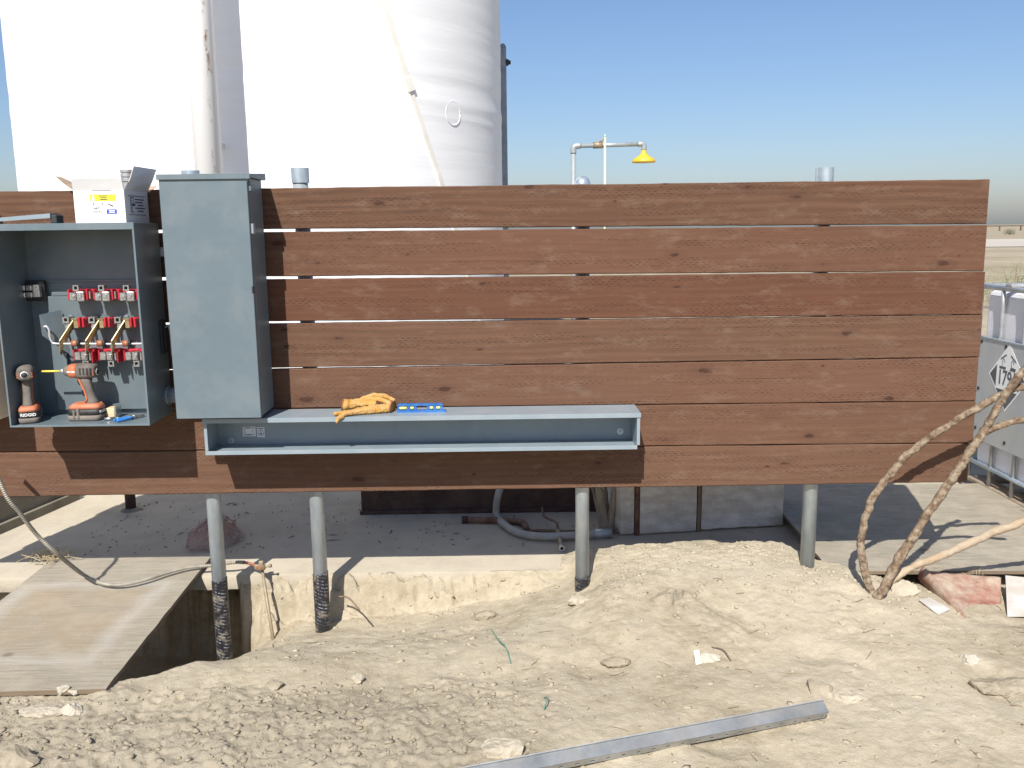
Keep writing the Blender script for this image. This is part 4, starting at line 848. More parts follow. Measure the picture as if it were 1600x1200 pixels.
b.prism([(e0.x, 3.63, dz+.002), (e1.x, 3.65, dz+.022), (e1.x, 3.65, dz+.040), (e0.x, 3.63, dz+.014)], (0, .004, 0)); b.prism([(e0.x, 3.634, dz+.0139), (e1.x, 3.654, dz+.0399), (e1.x+.01, 3.72, dz+.0399), (e0.x, 3.70, dz+.0139)], (0, 0, -.004)); b.build('channel', 'grey_lite', t)
b = MB(); b.box((e1.x-.004, 3.656, dz), (e1.x+.022, 3.716, dz+.034), .004); b.build('end_block', 'dark_and_gap_shade', t)

# ------------------------------------------------------------------ gloves and level on the wireway
GZ = wz1
def cap(b, p0, p1, r0, r1):
    p0 = Vector(p0); p1 = Vector(p1); n = max(2, int((p1-p0).length/(min(r0, r1)*.6)))
    for i in range(n+1):
        t_ = i/n; b.sphere(p0.lerp(p1, t_), r0+(r1-r0)*t_, 1, 0)
def glove(label, pieces, cuff, hem):
    c_ = sum((Vector(p[0]) for p in pieces), Vector())/len(pieces)
    t = thing('work_glove', (c_.x, c_.y, GZ), label, 'glove')
    b = MB()
    for p in pieces: cap(b, p[0], p[1], p[2]*1.22, p[3]*1.22)
    o = b.build('glove_shell', 'leather', t, True)
    md = o.modifiers.new('remesh', 'REMESH'); md.mode = 'VOXEL'; md.voxel_size = .0022; md.use_smooth_shade = True
    sm = o.modifiers.new('smooth', 'SMOOTH'); sm.factor = .5; sm.iterations = 3
    tx = bpy.data.textures.new('crease', 'CLOUDS'); tx.noise_scale = .012
    dp = o.modifiers.new('crease', 'DISPLACE'); dp.texture = tx; dp.strength = .0065; dp.mid_level = .5
    if cuff:
        b = MB(); b.loft(cuff, 20, 2.3); b.build('cuff', 'leather', t)
    b = MB(); b.tube(hem, .0032, 7); b.build('hem', 'leather_dk', t)
    return t
def gp(u, v, y): return tuple(at(u, v, y))
gx = lambda u: at(u, 645, 3.70).x
def gw(u, y, h): return (gx(u), y, GZ+h)
lo = [(gw(604, 3.742, .020), gw(578, 3.722, .018), .017, .018), (gw(600, 3.722, .016), gw(572, 3.702, .016), .014, .016), (gw(604, 3.758, .018), gw(580, 3.742, .020), .012, .013),
      (gw(572, 3.702, .015), gw(552, 3.676, .014), .014, .011), (gw(552, 3.676, .014), gw(541, 3.654, .012), .011, .010), (gw(541, 3.654, .012), gw(533, 3.640, -.002), .010, .0095), (gw(533, 3.640, -.002), gw(530, 3.637, -.014), .0095, .008),
      (gw(570, 3.714, .016), gw(548, 3.694, .013), .012, .010), (gw(548, 3.694, .013), gw(526, 3.672, .010), .010, .008),
      (gw(578, 3.722, .022), gw(556, 3.722, .016), .012, .009), (gw(590, 3.735, .026), gw(574, 3.750, .020), .010, .008)]
ca, cb = Vector(gw(603, 3.742, .020)), Vector(gw(611, 3.748, .022)); U0 = Vector((.25, .95, .1)).normalized(); V0 = Vector((0, -.1, .99)).normalized()
glove('yellow leather glove with fingers hanging over the wireway lip', lo, [(ca, U0, V0, .030, .021), (cb, U0, V0, .034, .022)],
      [cb+Vector((.001, 0, 0))+U0*.034*math.cos(a)+V0*.021*math.sin(a) for a in np.linspace(0, 2*math.pi, 20)])
up = [(gw(538, 3.786, .024), gw(560, 3.780, .030), .015, .016), (gw(540, 3.800, .034), gw(562, 3.795, .038), .012, .014), (gw(558, 3.776, .034), gw(574, 3.764, .050), .014, .012), (gw(574, 3.764, .050), gw(590, 3.752, .056), .011, .0105), (gw(590, 3.752, .056), gw(607, 3.742, .042), .0105, .009),
      (gw(560, 3.795, .044), gw(580, 3.792, .064), .013, .011), (gw(580, 3.792, .064), gw(598, 3.786, .062), .011, .010), (gw(598, 3.786, .062), gw(612, 3.778, .046), .010, .008),
      (gw(556, 3.768, .030), gw(572, 3.752, .034), .010, .009), (gw(572, 3.752, .034), gw(584, 3.742, .038), .009, .007)]
ca, cb = Vector(gw(541, 3.790, .028)), Vector(gw(530, 3.792, .026)); U_ = Vector((0, .85, .5)).normalized(); V_ = Vector((.2, -.48, .85)).normalized()
glove('yellow leather glove heaped on top with its brown hem facing left', up, [(ca, U_, V_, .024, .015), (cb, U_, V_, .028, .020)], [cb-Vector((.001, 0, 0))+U_*.028*math.cos(a)+V_*.020*math.sin(a) for a in np.linspace(0, 2*math.pi, 20)])
l0, l1 = at(620, 649, 3.73), at(698, 644.5, 3.745)
lv = thing('torpedo_level', ((l0.x+l1.x)/2, 3.735, GZ), 'blue torpedo level with yellow vials beside the gloves', 'spirit level')
y0, y1, x0, x1, z0, z1 = 3.728, 3.748, l0.x, l1.x, GZ, GZ+.037; L = x1-x0
b = MB(); b.prism([(x0, y0, z0), (x1, y0, z0), (x1-.004, y0, z0+.009), (x0+.002, y0, z0+.009)], (0, y1-y0, 0)); b.prism([(x0+.006, y0, z1-.008), (x1-.014, y0, z1-.008), (x1-.018, y0, z1), (x0+.008, y0, z1)], (0, y1-y0, 0))
edges = [.0, .045, .215, .265, .355, .40, .61, .655, .745, .79, .885, 1.0]
for k in range(0, 12, 2):
    a_, c_ = x0+L*edges[k], x0+L*edges[k+1]
    b.box((a_+(.004 if k == 0 else 0), y0+.002, z0+.009), (c_-(.016 if k == 10 else 0), y1-.002, z1-.008))
b.build('level_body', 'blue', lv)
for k, (a_, c_, mt) in enumerate(((.055, .205, 'vial'), (.275, .345, 'vial'), (.665, .735, 'vial'), (.80, .875, 'vial'))):
    b = MB(); b.cyl((x0+L*a_, (y0+y1)/2, z0+.019), (x0+L*c_, (y0+y1)/2, z0+.019), .0075, n=14); b.build('vial', mt, lv)

# ------------------------------------------------------------------ plywood over the trench, armoured cable, ground rod
p00, p10, p01, p11 = onz(-30, 1083, .02), onz(163, 1083, .02), onz(108, 862, .02), onz(334, 866, .02)
px0, px1 = -2.235, -1.447
pw = thing('plywood_sheet', ((px0+px1)/2, 3.65, .02), 'weathered plywood sheet covering the trench at lower left', 'plywood')
def sheet(x0, x1, y0, y1, zf, th_, nx_=24, ny_=36, rot=0., c=(0, 0), wob=.004, seed=0):
    b = MB(); V = []; ca_, sa = math.cos(rot), math.sin(rot)
    for s_ in (0, 1):
        for j in range(ny_+1):
            for i in range(nx_+1):
                x = x0+(x1-x0)*i/nx_; y = y0+(y1-y0)*j/ny_
                e = (.004*mnoise.noise(Vector((x*9, y*9, seed+3)))) if (i in (0, nx_) or j in (0, ny_)) else 0
                xx = x-c[0]; yy = y-c[1]
                V.append(Vector((c[0]+xx*ca_-yy*sa+e, c[1]+xx*sa+yy*ca_+e*.7, zf(x, y)+wob*mnoise.noise(Vector((x*2, y*2, seed)))-s_*th_)))
    n1 = (nx_+1)*(ny_+1); F = []; q = lambda i, j, s_: s_*n1+j*(nx_+1)+i; E_ = []
    for j in range(ny_):
        for i in range(nx_): F.append((q(i, j, 0), q(i+1, j, 0), q(i+1, j+1, 0), q(i, j+1, 0))); F.append((q(i, j, 1), q(i, j+1, 1), q(i+1, j+1, 1), q(i+1, j, 1)))
    for i in range(nx_): E_ += [(q(i, 0, 0), q(i, 0, 1), q(i+1, 0, 1), q(i+1, 0, 0)), (q(i, ny_, 0), q(i+1, ny_, 0), q(i+1, ny_, 1), q(i, ny_, 1))]
    for j in range(ny_): E_ += [(q(0, j, 0), q(0, j+1, 0), q(0, j+1, 1), q(0, j, 1)), (q(nx_, j, 0), q(nx_, j, 1), q(nx_, j+1, 1), q(nx_, j+1, 0))]
    a_ = MB(); a_.add(V, F); e_ = MB(); e_.add(V, E_); return a_, e_
a_, e_ = sheet(px0, px1, 2.985, 4.36, lambda x, y: .026, .018, rot=rad(2.2), c=(-1.45, 3.0)); o = a_.build('sheet_face', 'ply', pw); e_.build('sheet_edge', 'ply_edge', pw)
cabp = [at(-40, 690, 3.62), at(-15, 720, 3.60), at(10, 775, 3.60), at(30, 800, 3.63), at(58, 836, 3.70), at(95, 870, 3.76)]
cabp += [Vector((onz(u, v, .05).x, onz(u, v, .05).y, .048)) for u, v in ((130, 897), (160, 911), (190, 913), (225, 906), (262, 894), (295, 886), (330, 883))]
cabp += [Vector((onz(u, v, .06).x, onz(u, v, .06).y, .062)) for u, v in ((350, 881), (375, 879), (393, 882), (408, 890))]
sp_p = spline(cabp, 40); L_ = [0.]
for i in range(1, len(sp_p)): L_.append(L_[-1]+(sp_p[i]-sp_p[i-1]).length)
pts = []; rs = []; s_ = 0; i = 0
while s_ < L_[-1]:
    while L_[i+1] < s_: i += 1
    t_ = (s_-L_[i])/max(1e-9, L_[i+1]-L_[i]); pts.append(sp_p[i].lerp(sp_p[i+1], t_)); rs.append((.0066, .0090, .0100, .0086)[len(pts) % 4]); s_ += .0022
nb_ = int(len(pts)*.93)
gc = thing('armoured_cable', tuple(onz(190, 913, .03)), 'flexible armoured cable drooping across the plywood to the ground rod', 'cable')
b = MB(); b.tube(pts[:nb_], rs[:nb_], 8); b.build('armour', 'cable', gc)
b = MB(); b.tube(pts[nb_-1::4], .0075, 8); b.build('bare_end', 'copper', gc)
g0 = onz(409, 886, .06); rb = at(428, 1006, g0.y-.13)
gr = thing('ground_rod', (rb.x, rb.y, rb.z), 'thin leaning ground rod with clamp between the two left posts', 'ground rod')
b = MB(); b.cyl(rb-(g0-rb).normalized()*.1, g0+(g0-rb).normalized()*.02, .0075, n=12); b.build('rod', 'clamp', gr)
b = MB(); b.pipe(g0-Vector((0, 0, .012)), g0+Vector((0, 0, .014)), .017, .0076, 14); b.box(g0+Vector((-.034, -.009, -.011)), g0+Vector((-.012, .009, .012)), .004); b.cyl(g0+Vector((.012, 0, 0)), g0+Vector((.042, 0, .006)), .005, n=8); b.cyl(g0+Vector((.036, 0, .004)), g0+Vector((.046, 0, .007)), .0095, n=6); b.box(g0+Vector((-.012, -.010, .012)), g0+Vector((.010, .010, .030)), .003); b.build('clamp', 'clamp', gr)

# ------------------------------------------------------------------ under and behind the wall
def grow(pts, r, n, amp, seed): # knobbly rod
    P = spline(pts, n); return P, [r*(1+amp*mnoise.noise(Vector((i*.33, seed, 0)))+amp*.6*mnoise.noise(Vector((i*.9, seed, 4)))) for i in range(len(P))]
bm0 = thing('timber_skid', (-.15, 5.2, 0), 'dark red-brown skid beam under the tank behind the middle posts', 'beam')
q = onz(565, 802, 0)
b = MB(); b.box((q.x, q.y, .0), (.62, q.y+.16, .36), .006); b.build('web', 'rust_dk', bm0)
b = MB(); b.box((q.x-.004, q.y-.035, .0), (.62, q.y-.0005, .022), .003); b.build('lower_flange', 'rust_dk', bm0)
cr = thing('strapped_crate', (1.0, 4.8, 0), 'weathered white block crate with two dark vertical straps behind the wall', 'crate')
c0, c1 = onz(985, 838, 0), onz(1200, 825, 0); ang = math.atan2(c1.y-c0.y, c1.x-c0.x); dirx = Vector((math.cos(ang), math.sin(ang), 0)); diry = Vector((-dirx.y, dirx.x, 0))
segs = [(-.075, .022, .012), (.052, .365, .0), (.395, .86, .004)]
for k, (a_, c_, in_) in enumerate(segs):
    b = MB(); n_ = 12; R = []
    for i in range(n_+1):
        x = a_+(c_-a_)*i/n_; e = .012*mnoise.noise(Vector((x*5, k, 0))); top_ = .40+.01*mnoise.noise(Vector((x*4, k, 2))); rb_ = .03 if (k == 0 and i < 3) else .006
        base = c0+dirx*x+diry*(in_+e*.4+(.02*(3-i) if k == 0 and i < 3 else 0)); zb_ = .006+.01*abs(mnoise.noise(Vector((x*7, k, 5))))
        R.append([base+Vector((0, 0, zb_+rb_))+diry*.0, base+Vector((0, 0, .2))-diry*(.008*mnoise.noise(Vector((x*6, 1, k)))), base+Vector((0, 0, top_-.01)), base+diry*.01+Vector((0, 0, top_)), base+diry*.34+Vector((0, 0, top_)), base+diry*.34+Vector((0, 0, zb_)), base+diry*rb_+Vector((0, 0, zb_))])
    b.ring(R, True, False); b.build('crate_block', 'old_white', cr)
for x in (.037, .380):
    b = MB(); p = c0+dirx*x; b.box(p+Vector((-.0125, .018, .001)), p+Vector((.0125, .30, .40)), .002, (ang, 'Z'), p); b.box(p+Vector((-.010, -.002, .0)), p+Vector((.010, .018, .405)), .002, (ang, 'Z'), p); b.build('strap', 'rust', cr)
st_ = thing('splintered_stump', tuple(onz(948, 832, 0)), 'splintered grey wood stump beside the strapped crate', 'wood')
s0 = onz(948, 834, 0)
for k, (du, top_, r_) in enumerate(((0, (935, 762), .030), (.012, (962, 758), .026), (.004, (946, 775), .022), (-.02, (928, 770), .014))):
    p1 = at(top_[0], top_[1], s0.y+.03*k-.02); P_, r2 = grow([s0+Vector((du, .01*k, .0)), s0.lerp(p1, .45)+Vector((du*.5, 0, 0)), p1, p1+(p1-s0)*.25], r_, 6, .25, k); r2 = [r*(1-.55*i/len(r2)) for i, r in enumerate(r2)]
    b = MB(); b.tube(P_, r2, 7); b.build('splinter', 'old_grey', st_)
hs = thing('grey_hose', tuple(onz(850, 838, 0)), 'grey hose looping down onto the slab behind the third post', 'hose')
hp = [at(800, 700, 4.98), at(788, 745, 4.95), at(778, 775, 4.92)]+[Vector((onz(u, v, .03).x, onz(u, v, .03).y, .026)) for u, v in ((776, 803), (790, 820), (812, 832), (845, 837), (890, 836), (935, 833))]
b = MB(); b.tube(spline(hp, 10), .021, 12); b.build('hose_body', 'hose', hs)
b = MB(); e = hp[-1]; b.cyl(e-Vector((.02, 0, 0)), e+Vector((.07, .01, .0)), .026, n=12); b.build('hose_coupling', 'galv_dull', hs)
rp = thing('rusty_pipe', tuple(onz(770, 813, 0)), 'short rusty pipe lying on the slab in the shade', 'pipe')
q0, q1, q2 = onz(725, 812, .02), onz(800, 814, .02), onz(824, 828, .02)
b = MB(); b.tube(spline([(q0.x, q0.y, .02), (q1.x, q1.y, .02), ((q1.x+q2.x)/2+.02, (q1.y+q2.y)/2+.03, .02), (q2.x, q2.y, .02)], 6), .018, 10); b.build('pipe_run', 'rust', rp)
b = MB(); b.cyl((q0.x-.012, q0.y, .02), (q0.x+.02, q0.y, .02), .022, n=12); b.build('pipe_end', 'rust_dk', rp)
rp = thing('pipe_assembly', tuple(onz(880, 840, 0)), 'small pipe tee with an open stub pointing at the camera', 'pipe fitting')
q0, q1, q2, q3 = onz(826, 828, .02), onz(905, 830, .02), onz(872, 828, .025), onz(878, 856, .022)
b = MB(); b.cyl((q0.x, q0.y, .016), (q1.x, q1.y, .016), .011, n=10); b.build('run', 'rust', rp)
b = MB(); b.pipe((q2.x, q2.y, .02), (q3.x, q3.y, .02), .0125, .009, 14); b.build('stub', 'clamp', rp)
b = MB(); b.pipe((q3.x-.0005, q3.y+.012, .02), (q3.x, q3.y-.004, .02), .0165, .009, 14); b.build('stub_collar', 'galv_dull', rp)
b = MB(); q4 = onz(868, 820, .02); b.tube(spline([(q2.x, q2.y, .02), (q2.x-.01, q2.y+.02, .06), (q4.x-.06, q4.y+.06, .05), (q4.x-.07, q4.y+.1, .09)], 6), .007, 8); b.build('bent_lead', 'rust', rp)
q = onz(205, 797, 0)
sb = thing('rusty_stub_pipe', (q.x, q.y, 0), 'dark rusty stub pipe standing on the slab under the left boards', 'pipe')
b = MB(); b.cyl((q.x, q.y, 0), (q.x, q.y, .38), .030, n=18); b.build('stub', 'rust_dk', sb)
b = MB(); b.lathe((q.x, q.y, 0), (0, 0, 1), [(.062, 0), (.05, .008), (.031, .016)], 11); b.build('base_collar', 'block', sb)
q = onz(318, 858, .0)
bgo = thing('plastic_bag', (q.x+.04, q.y+.06, 0), 'crumpled reddish plastic bag on the slab behind the leftmost post', 'bag')
b = MB(); V = []; nu, nv = 70, 60; A_ = Vector((q.x-.075, q.y-.02, .006)); B_ = Vector((q.x+.15, q.y+.20, .004)); ax_ = (B_-A_); sd_ = Vector((-ax_.y, ax_.x, 0)).normalized()
for i in range(nu+1):
    for j in range(nv+1):
        u_ = i/nu; v_ = j/nv*2-1; env = max(.02, math.sin(math.pi*min(1, u_*.92+.04)))**.75
        cr_ = .020*(.5-abs(mnoise.noise(Vector((u_*3, v_*4.5, 1)))))+.014*(.5-abs(mnoise.noise(Vector((u_*7, v_*10, 5)))))+.007*(.5-abs(mnoise.noise(Vector((u_*16, v_*20, 9)))))
        ang_ = v_*1.75; rr_ = .098*env*(1+.18*mnoise.noise(Vector((u_*2.4, v_*1.6, 3))))+cr_*env*2.2
        p = A_+ax_*(u_+.03*mnoise.noise(Vector((u_*4, v_*5, 8))))+sd_*(rr_*.85*math.sin(ang_)); p.z = max(.003, rr_*.98*(math.cos(ang_)+.18)); V.append(p)
b.add(V, [(i*(nv+1)+j, i*(nv+1)+j+1, (i+1)*(nv+1)+j+1, (i+1)*(nv+1)+j) for i in range(nu) for j in range(nv)], True)
ob_ = b.build('bag_body', 'bag', bgo); M['bag'].node_tree.nodes['Principled BSDF'].inputs['Alpha'].default_value = .5
q = onz(352, 838, .02); b = MB(); b.prism([(q.x-.02, q.y, .02), (q.x+.045, q.y+.01, .02), (q.x+.05, q.y+.03, .10), (q.x-.02, q.y+.02, .115)], (0, .003, 0)); tag(b.build('paper_tag', 'card_b', bgo), 'yellowish paper tag')
bk = thing('concrete_block', (-3.1, 5.1, 0), 'dark grey block with shaded side at the far left under the wall', 'block')
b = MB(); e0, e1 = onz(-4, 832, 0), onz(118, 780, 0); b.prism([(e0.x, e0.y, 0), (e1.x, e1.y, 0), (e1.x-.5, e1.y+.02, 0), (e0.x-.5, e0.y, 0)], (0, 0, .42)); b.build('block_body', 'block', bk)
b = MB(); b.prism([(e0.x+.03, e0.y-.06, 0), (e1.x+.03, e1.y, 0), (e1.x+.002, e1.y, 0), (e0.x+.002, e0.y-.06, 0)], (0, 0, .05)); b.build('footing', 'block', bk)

# right: second plywood, roots, painted scraps
a_, e_ = sheet(1.46, 2.78, 3.86, 5.25, lambda x, y: .075+.012*(x-1.46), .016, rot=rad(-3.), c=(1.46, 3.86), wob=.006, seed=4)
pw2 = thing('plywood_sheet', (2.1, 4.5, .07), 'dusty grey plywood sheet half buried at right beneath the wall end', 'plywood'); a_.build('sheet_face', 'ply2', pw2); e_.build('sheet_edge', 'ply_edge', pw2)
def rootthing(label, chains, mat):
    p0 = Vector(chains[0][0][0]); t = thing('bent_root', tuple(p0), label, 'root')
    for k, (pts_, r_, r_end) in enumerate(chains):
        P_, rs_ = grow(pts_, r_, 14, .10, k*7+len(label)); nn = len(rs_); rs_ = [r*(1+(r_end/r_-1)*i/nn) for i, r in enumerate(rs_)]
        P_ = [p+Vector((mnoise.noise(p*14)*.006, mnoise.noise(p*14+Vector((5, 0, 0)))*.006, mnoise.noise(p*14+Vector((0, 7, 0)))*.006)) for p in P_]
        b = MB(); b.tube(P_, rs_, 10); o_ = b.build('root_stem' if k == 0 else 'root_branch', mat, t)
        tx = bpy.data.textures.new('bark', 'CLOUDS'); tx.noise_scale = .034; sb_ = o_.modifiers.new('sub', 'SUBSURF'); sb_.subdivision_type = 'SIMPLE'; sb_.levels = sb_.render_levels = 1
        dp = o_.modifiers.new('bark', 'DISPLACE'); dp.texture = tx; dp.strength = .012; dp.mid_level = .5; dp.texture_coords = 'LOCAL'
R1 = [at(1366, 935, 3.63), at(1357, 912, 3.65), at(1347, 872, 3.67), at(1346, 838, 3.68), at(1356, 795, 3.69), at(1378, 755, 3.69), at(1415, 714, 3.68), at(1462, 678, 3.66), at(1515, 645, 3.63), at(1565, 617, 3.60), at(1610, 598, 3.57), at(1700, 570, 3.5)]
rootthing('dirt-caked root arching highest, leftmost of the three', [(R1, .0165, .0145)], 'root')
R2 = [at(1370, 935, 3.60), at(1383, 913, 3.60), at(1412, 862, 3.60), at(1446, 806, 3.60), at(1482, 756, 3.59), at(1518, 702, 3.58), at(1543, 664, 3.57), at(1562, 630, 3.56), at(1585, 598, 3.55), at(1625, 555, 3.52)]
R2b = [at(1522, 698, 3.578), at(1540, 676, 3.575), at(1565, 663, 3.56), at(1600, 657, 3.54), at(1680, 662, 3.5)]
rootthing('forked dirt-caked root leaning straight up to the right', [(R2, .0205, .0145), (R2b, .0145, .013)], 'root')
R3 = [at(1385, 915, 3.70), at(1412, 893, 3.70), at(1470, 868, 3.67), at(1530, 842, 3.62), at(1600, 813, 3.56), at(1700, 772, 3.48)]
rootthing('pale straight root lying low above the painted scraps', [(R3, .0155, .0165)], 'root_pale')
rs_t = thing('painted_metal_scrap', tuple(drop(1500, 930)), 'peeling red painted sheet scrap with a rolled edge at lower right', 'scrap')
b = MB(); n1, n2 = 26, 26; V = []
A_, B_, C_, D_ = onz(1428, 890, .10), onz(1564, 902, .09), onz(1566, 960, .015), onz(1500, 966, .03)
for i in range(n1+1):
    for j in range(n2+1):
        s_, t_ = i/n1, j/n2; p = (A_*(1-s_)+B_*s_)*(1-t_)+(D_*(1-s_)+C_*s_)*t_
        curl = max(0, .16-s_)/.16; p = p+Vector((.02*curl*curl, 0, .028*math.sin(min(1, s_/.16)*math.pi)-.035*curl*curl*1.2-.055*t_*s_)); p.z += .006*mnoise.noise(Vector((s_*6, t_*6, 2)))
        V.append(p)
b.add(V, [(i*(n2+1)+j, i*(n2+1)+j+1, (i+1)*(n2+1)+j+1, (i+1)*(n2+1)+j) for i in range(n1) for j in range(n2)], True); o = b.build('sheet', 'redsheet', rs_t); so2 = o.modifiers.new('thick', 'SOLIDIFY'); so2.thickness = .003
def scrap(label, pts_, th_=.004):
    c_ = sum(pts_, Vector())/len(pts_); t = thing('white_board_scrap', tuple(c_), label, 'scrap'); b = MB(); b.prism(pts_, (0, 0, -th_)); b.build('board_piece', 'whitesheet', t)
scrap('white board scrap standing half buried at the lower right border', [onz(1571, 899, .09), onz(1612, 903, .09), onz(1612, 962, .025), onz(1574, 962, .02)], .005)
scrap('small white board chip beside the rolled edge of the red scrap', [drop(1436, 941)+Vector((0, 0, .012)), drop(1452, 938)+Vector((0, 0, .014)), drop(1484, 955)+Vector((0, 0, .010)), drop(1466, 962)+Vector((0, 0, .006))], .004)

# ------------------------------------------------------------------ slotted strut in the foreground
zk = .02
for _ in range(4):
    k0, k1 = onz(1291, 1119, zk), onz(742, 1226, zk); zk = max(gh(*(k0.lerp(k1, s_)).to_2d()) for s_ in np.linspace(0, 1, 16))+.006
d_ = (k1-k0); d_ = Vector((d_.x, d_.y, 0)).normalized(); side = Vector((d_.y, -d_.x, 0)).normalized()
if side.y > 0: side = -side
up_ = Vector((0, 0, 1)); k0.z = zk-.008
su = thing('slotted_strut', tuple(k0), 'slotted steel strut channel lying on the soil in the foreground', 'strut channel')
w_, h_, Ls, tk_ = .041, .041, 1.75, .0027
ph_ = rad(57); side, up_ = side*math.cos(ph_)+up_*math.sin(ph_), up_*math.cos(ph_)-side*math.sin(ph_); k0.z += .010
w_ = .050
def sbx(b, a0, a1, s0_, s1_, z0_, z1_): 
    P_ = [k0+d_*a+side*s_+up_*z for z in (z0_, z1_) for s_ in (s0_, s1_) for a in (a0, a1)]
    b.add(P_, [(0, 2, 3, 1), (4, 5, 7, 6), (0, 1, 5, 4), (2, 6, 7, 3), (0, 4, 6, 2), (1, 3, 7, 5)])
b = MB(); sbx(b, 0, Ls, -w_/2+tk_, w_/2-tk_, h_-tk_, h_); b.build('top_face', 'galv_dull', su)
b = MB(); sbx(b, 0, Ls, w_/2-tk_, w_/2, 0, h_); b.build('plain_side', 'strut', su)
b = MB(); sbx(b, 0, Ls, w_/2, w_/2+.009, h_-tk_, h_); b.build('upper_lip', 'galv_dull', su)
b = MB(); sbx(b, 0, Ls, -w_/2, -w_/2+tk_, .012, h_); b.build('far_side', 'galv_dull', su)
b = MB(); e0_, e1_ = -.005, .005; sbx(b, 0, Ls, -w_/2+.01, e0_, 0, tk_); sbx(b, 0, Ls, e1_, w_/2-tk_, 0, tk_); a_ = .012; pitch = .0508; sbx(b, 0, .012, e0_, e1_, 0, tk_)
while a_ < Ls: sbx(b, a_+.012, min(Ls, a_+pitch), e0_, e1_, 0, tk_); a_ += pitch
b.build('punched_side', 'galv_dull', su)

# ------------------------------------------------------------------ stones, clods, litter
def stone(u, v, r, sc, label, mat='stone', sink=.35, seed=1, nm='stone'):
    p = drop(u, v); t = MB(); c_ = p+Vector((0, 0, r*sc[2]*(1-2*sink)+.0)); t.sphere(c_, r, 4, .30, seed, sc); o_ = t.build(nm, mat, None, False, tuple(p)); tx = bpy.data.textures.new('grit', 'CLOUDS'); tx.noise_scale = r*.35; dp = o_.modifiers.new('grit', 'DISPLACE'); dp.texture = tx; dp.strength = r*.22; dp.mid_level = .55; tag(o_, label, nm)
stone(965, 1040, .042, (1.5, .8, .5), 'flat brown stone in the middle foreground below the third post', 'stone_dk', .3, 3)
stone(1168, 857, .034, (1.1, .8, .75), 'rounded stone on the mound crest left of the rightmost post', 'stone', .2, 9)
stone(1040, 935, .085, (1.3, .9, .7), 'large half-buried soil clod on the mound right of the third post', 'stone_dk', .62, 12, 'clod')
stone(1278, 1078, .050, (1.0, .9, .8), 'rounded brown clod just beyond the end of the strut', 'stone_dk', .45, 21, 'clod')
stone(1322, 1090, .055, (1.5, .7, .5), 'low flat clod right of the strut end', 'stone', .5, 27, 'clod')
stone(1516, 1033, .036, (1.2, .9, .6), 'pale smooth stone at right below the white scraps', 'stone_wh', .35, 33)
stone(1568, 1078, .085, (1.7, .8, .5), 'long dark clod at the right border', 'stone_dk', .35, 41, 'clod')
stone(785, 1172, .072, (1.1, .8, .4), 'broad pale flat stone beside the near end of the strut', 'stone', .4, 45)
stone(98, 1086, .026, (1.1, .8, .8), 'chalky white stone on the plywood front edge, left of a pair', 'stone_wh', .0, 51)
stone(117, 1087, .023, (1.2, .8, .7), 'chalky white stone on the plywood front edge, right of a pair', 'stone_wh', .0, 56)
stone(112, 1116, .034, (1.2, .8, .7), 'angular chalky stone on the soil just below the plywood', 'stone_wh', .2, 62)
stone(72, 1112, .06, (1.5, .8, .35), 'broad flat stone on the soil below the plywood corner', 'stone', .4, 68)
stone(428, 1075, .030, (1.2, .9, .7), 'brown stone on the turned soil in front of the trench', 'stone_dk', .25, 72)
stone(560, 1066, .026, (1.2, .9, .8), 'small pale stone on the turned soil below the second post', 'stone', .25, 77)
stone(757, 965, .055, (1.2, .9, .8), 'crumbly clod at the foot of the bank left of the third post', 'stone_dk', .45, 83, 'clod')
stone(1410, 925, .06, (1.1, .9, .8), 'dusty clod at the base of the roots', 'stone', .4, 88, 'clod')
stone(1100, 1030, .045, (1.3, .8, .45), 'pale broken clod in the foreground right of the flat brown stone', 'stone_wh', .4, 93, 'clod')
stone(12, 1195, .07, (1.2, .9, .8), 'dark clod in the bottom left corner', 'stone_dk', .45, 97, 'clod')
stone(905, 942, .045, (1.3, .8, .7), 'soil clod at the foot of the third post', 'stone', .45, 99, 'clod')

def scatter(name, n, dens, rmin, rmax, mat, label, cat, seed, flat=.75):
    R_ = np.random.default_rng(seed); base = []
    for k in range(10):
        m_ = MB(); m_.sphere((0, 0, 0), 1, 1, .62, k*3.7+seed); base.append((np.array(m_.v), np.array(m_.f)))
    VV = []; FF = []; o_ = 0; cnt = 0
    x = R_.uniform(-2.5, 2.4, n*4); y = R_.uniform(2.35, 4.32, n*4); keep = R_.uniform(0, 1, n*4) < dens(x, y); x, y = x[keep][:n], y[keep][:n]; z = ground_h(x, y)
    for i in range(len(x)):
        bv, bf = base[i % 10]; r_ = rmin*(rmax/rmin)**(R_.uniform()**2.8); a_ = R_.uniform(0, 6.28); c_, s_ = math.cos(a_), math.sin(a_)
        q = bv*np.array([r_*R_.uniform(.8, 1.7), r_*R_.uniform(.7, 1.1), r_*flat*R_.uniform(.45, .95)])
        VV.append(np.stack([q[:, 0]*c_-q[:, 1]*s_+x[i], q[:, 0]*s_+q[:, 1]*c_+y[i], q[:, 2]+z[i]+r_*.02], -1)); FF.append(bf+o_); o_ += len(bv)
    V = np.concatenate(VV); F = np.concatenate(FF); me = bpy.data.meshes.new(name); me.vertices.add(len(V)); me.vertices.foreach_set('co', V.astype(np.float32).ravel()); me.loops.add(F.size); me.loops.foreach_set('vertex_index', F.astype(np.int32).ravel()); me.polygons.add(len(F)); me.polygons.foreach_set('loop_start', np.arange(0, F.size, 3, dtype=np.int32)); me.polygons.foreach_set('loop_total', np.full(len(F), 3, np.int32)); me.update(calc_edges=True); me.materials.append(M[mat])
    o = bpy.data.objects.new(name, me); COL.objects.link(o); tag(o, label, cat, kind='stuff')
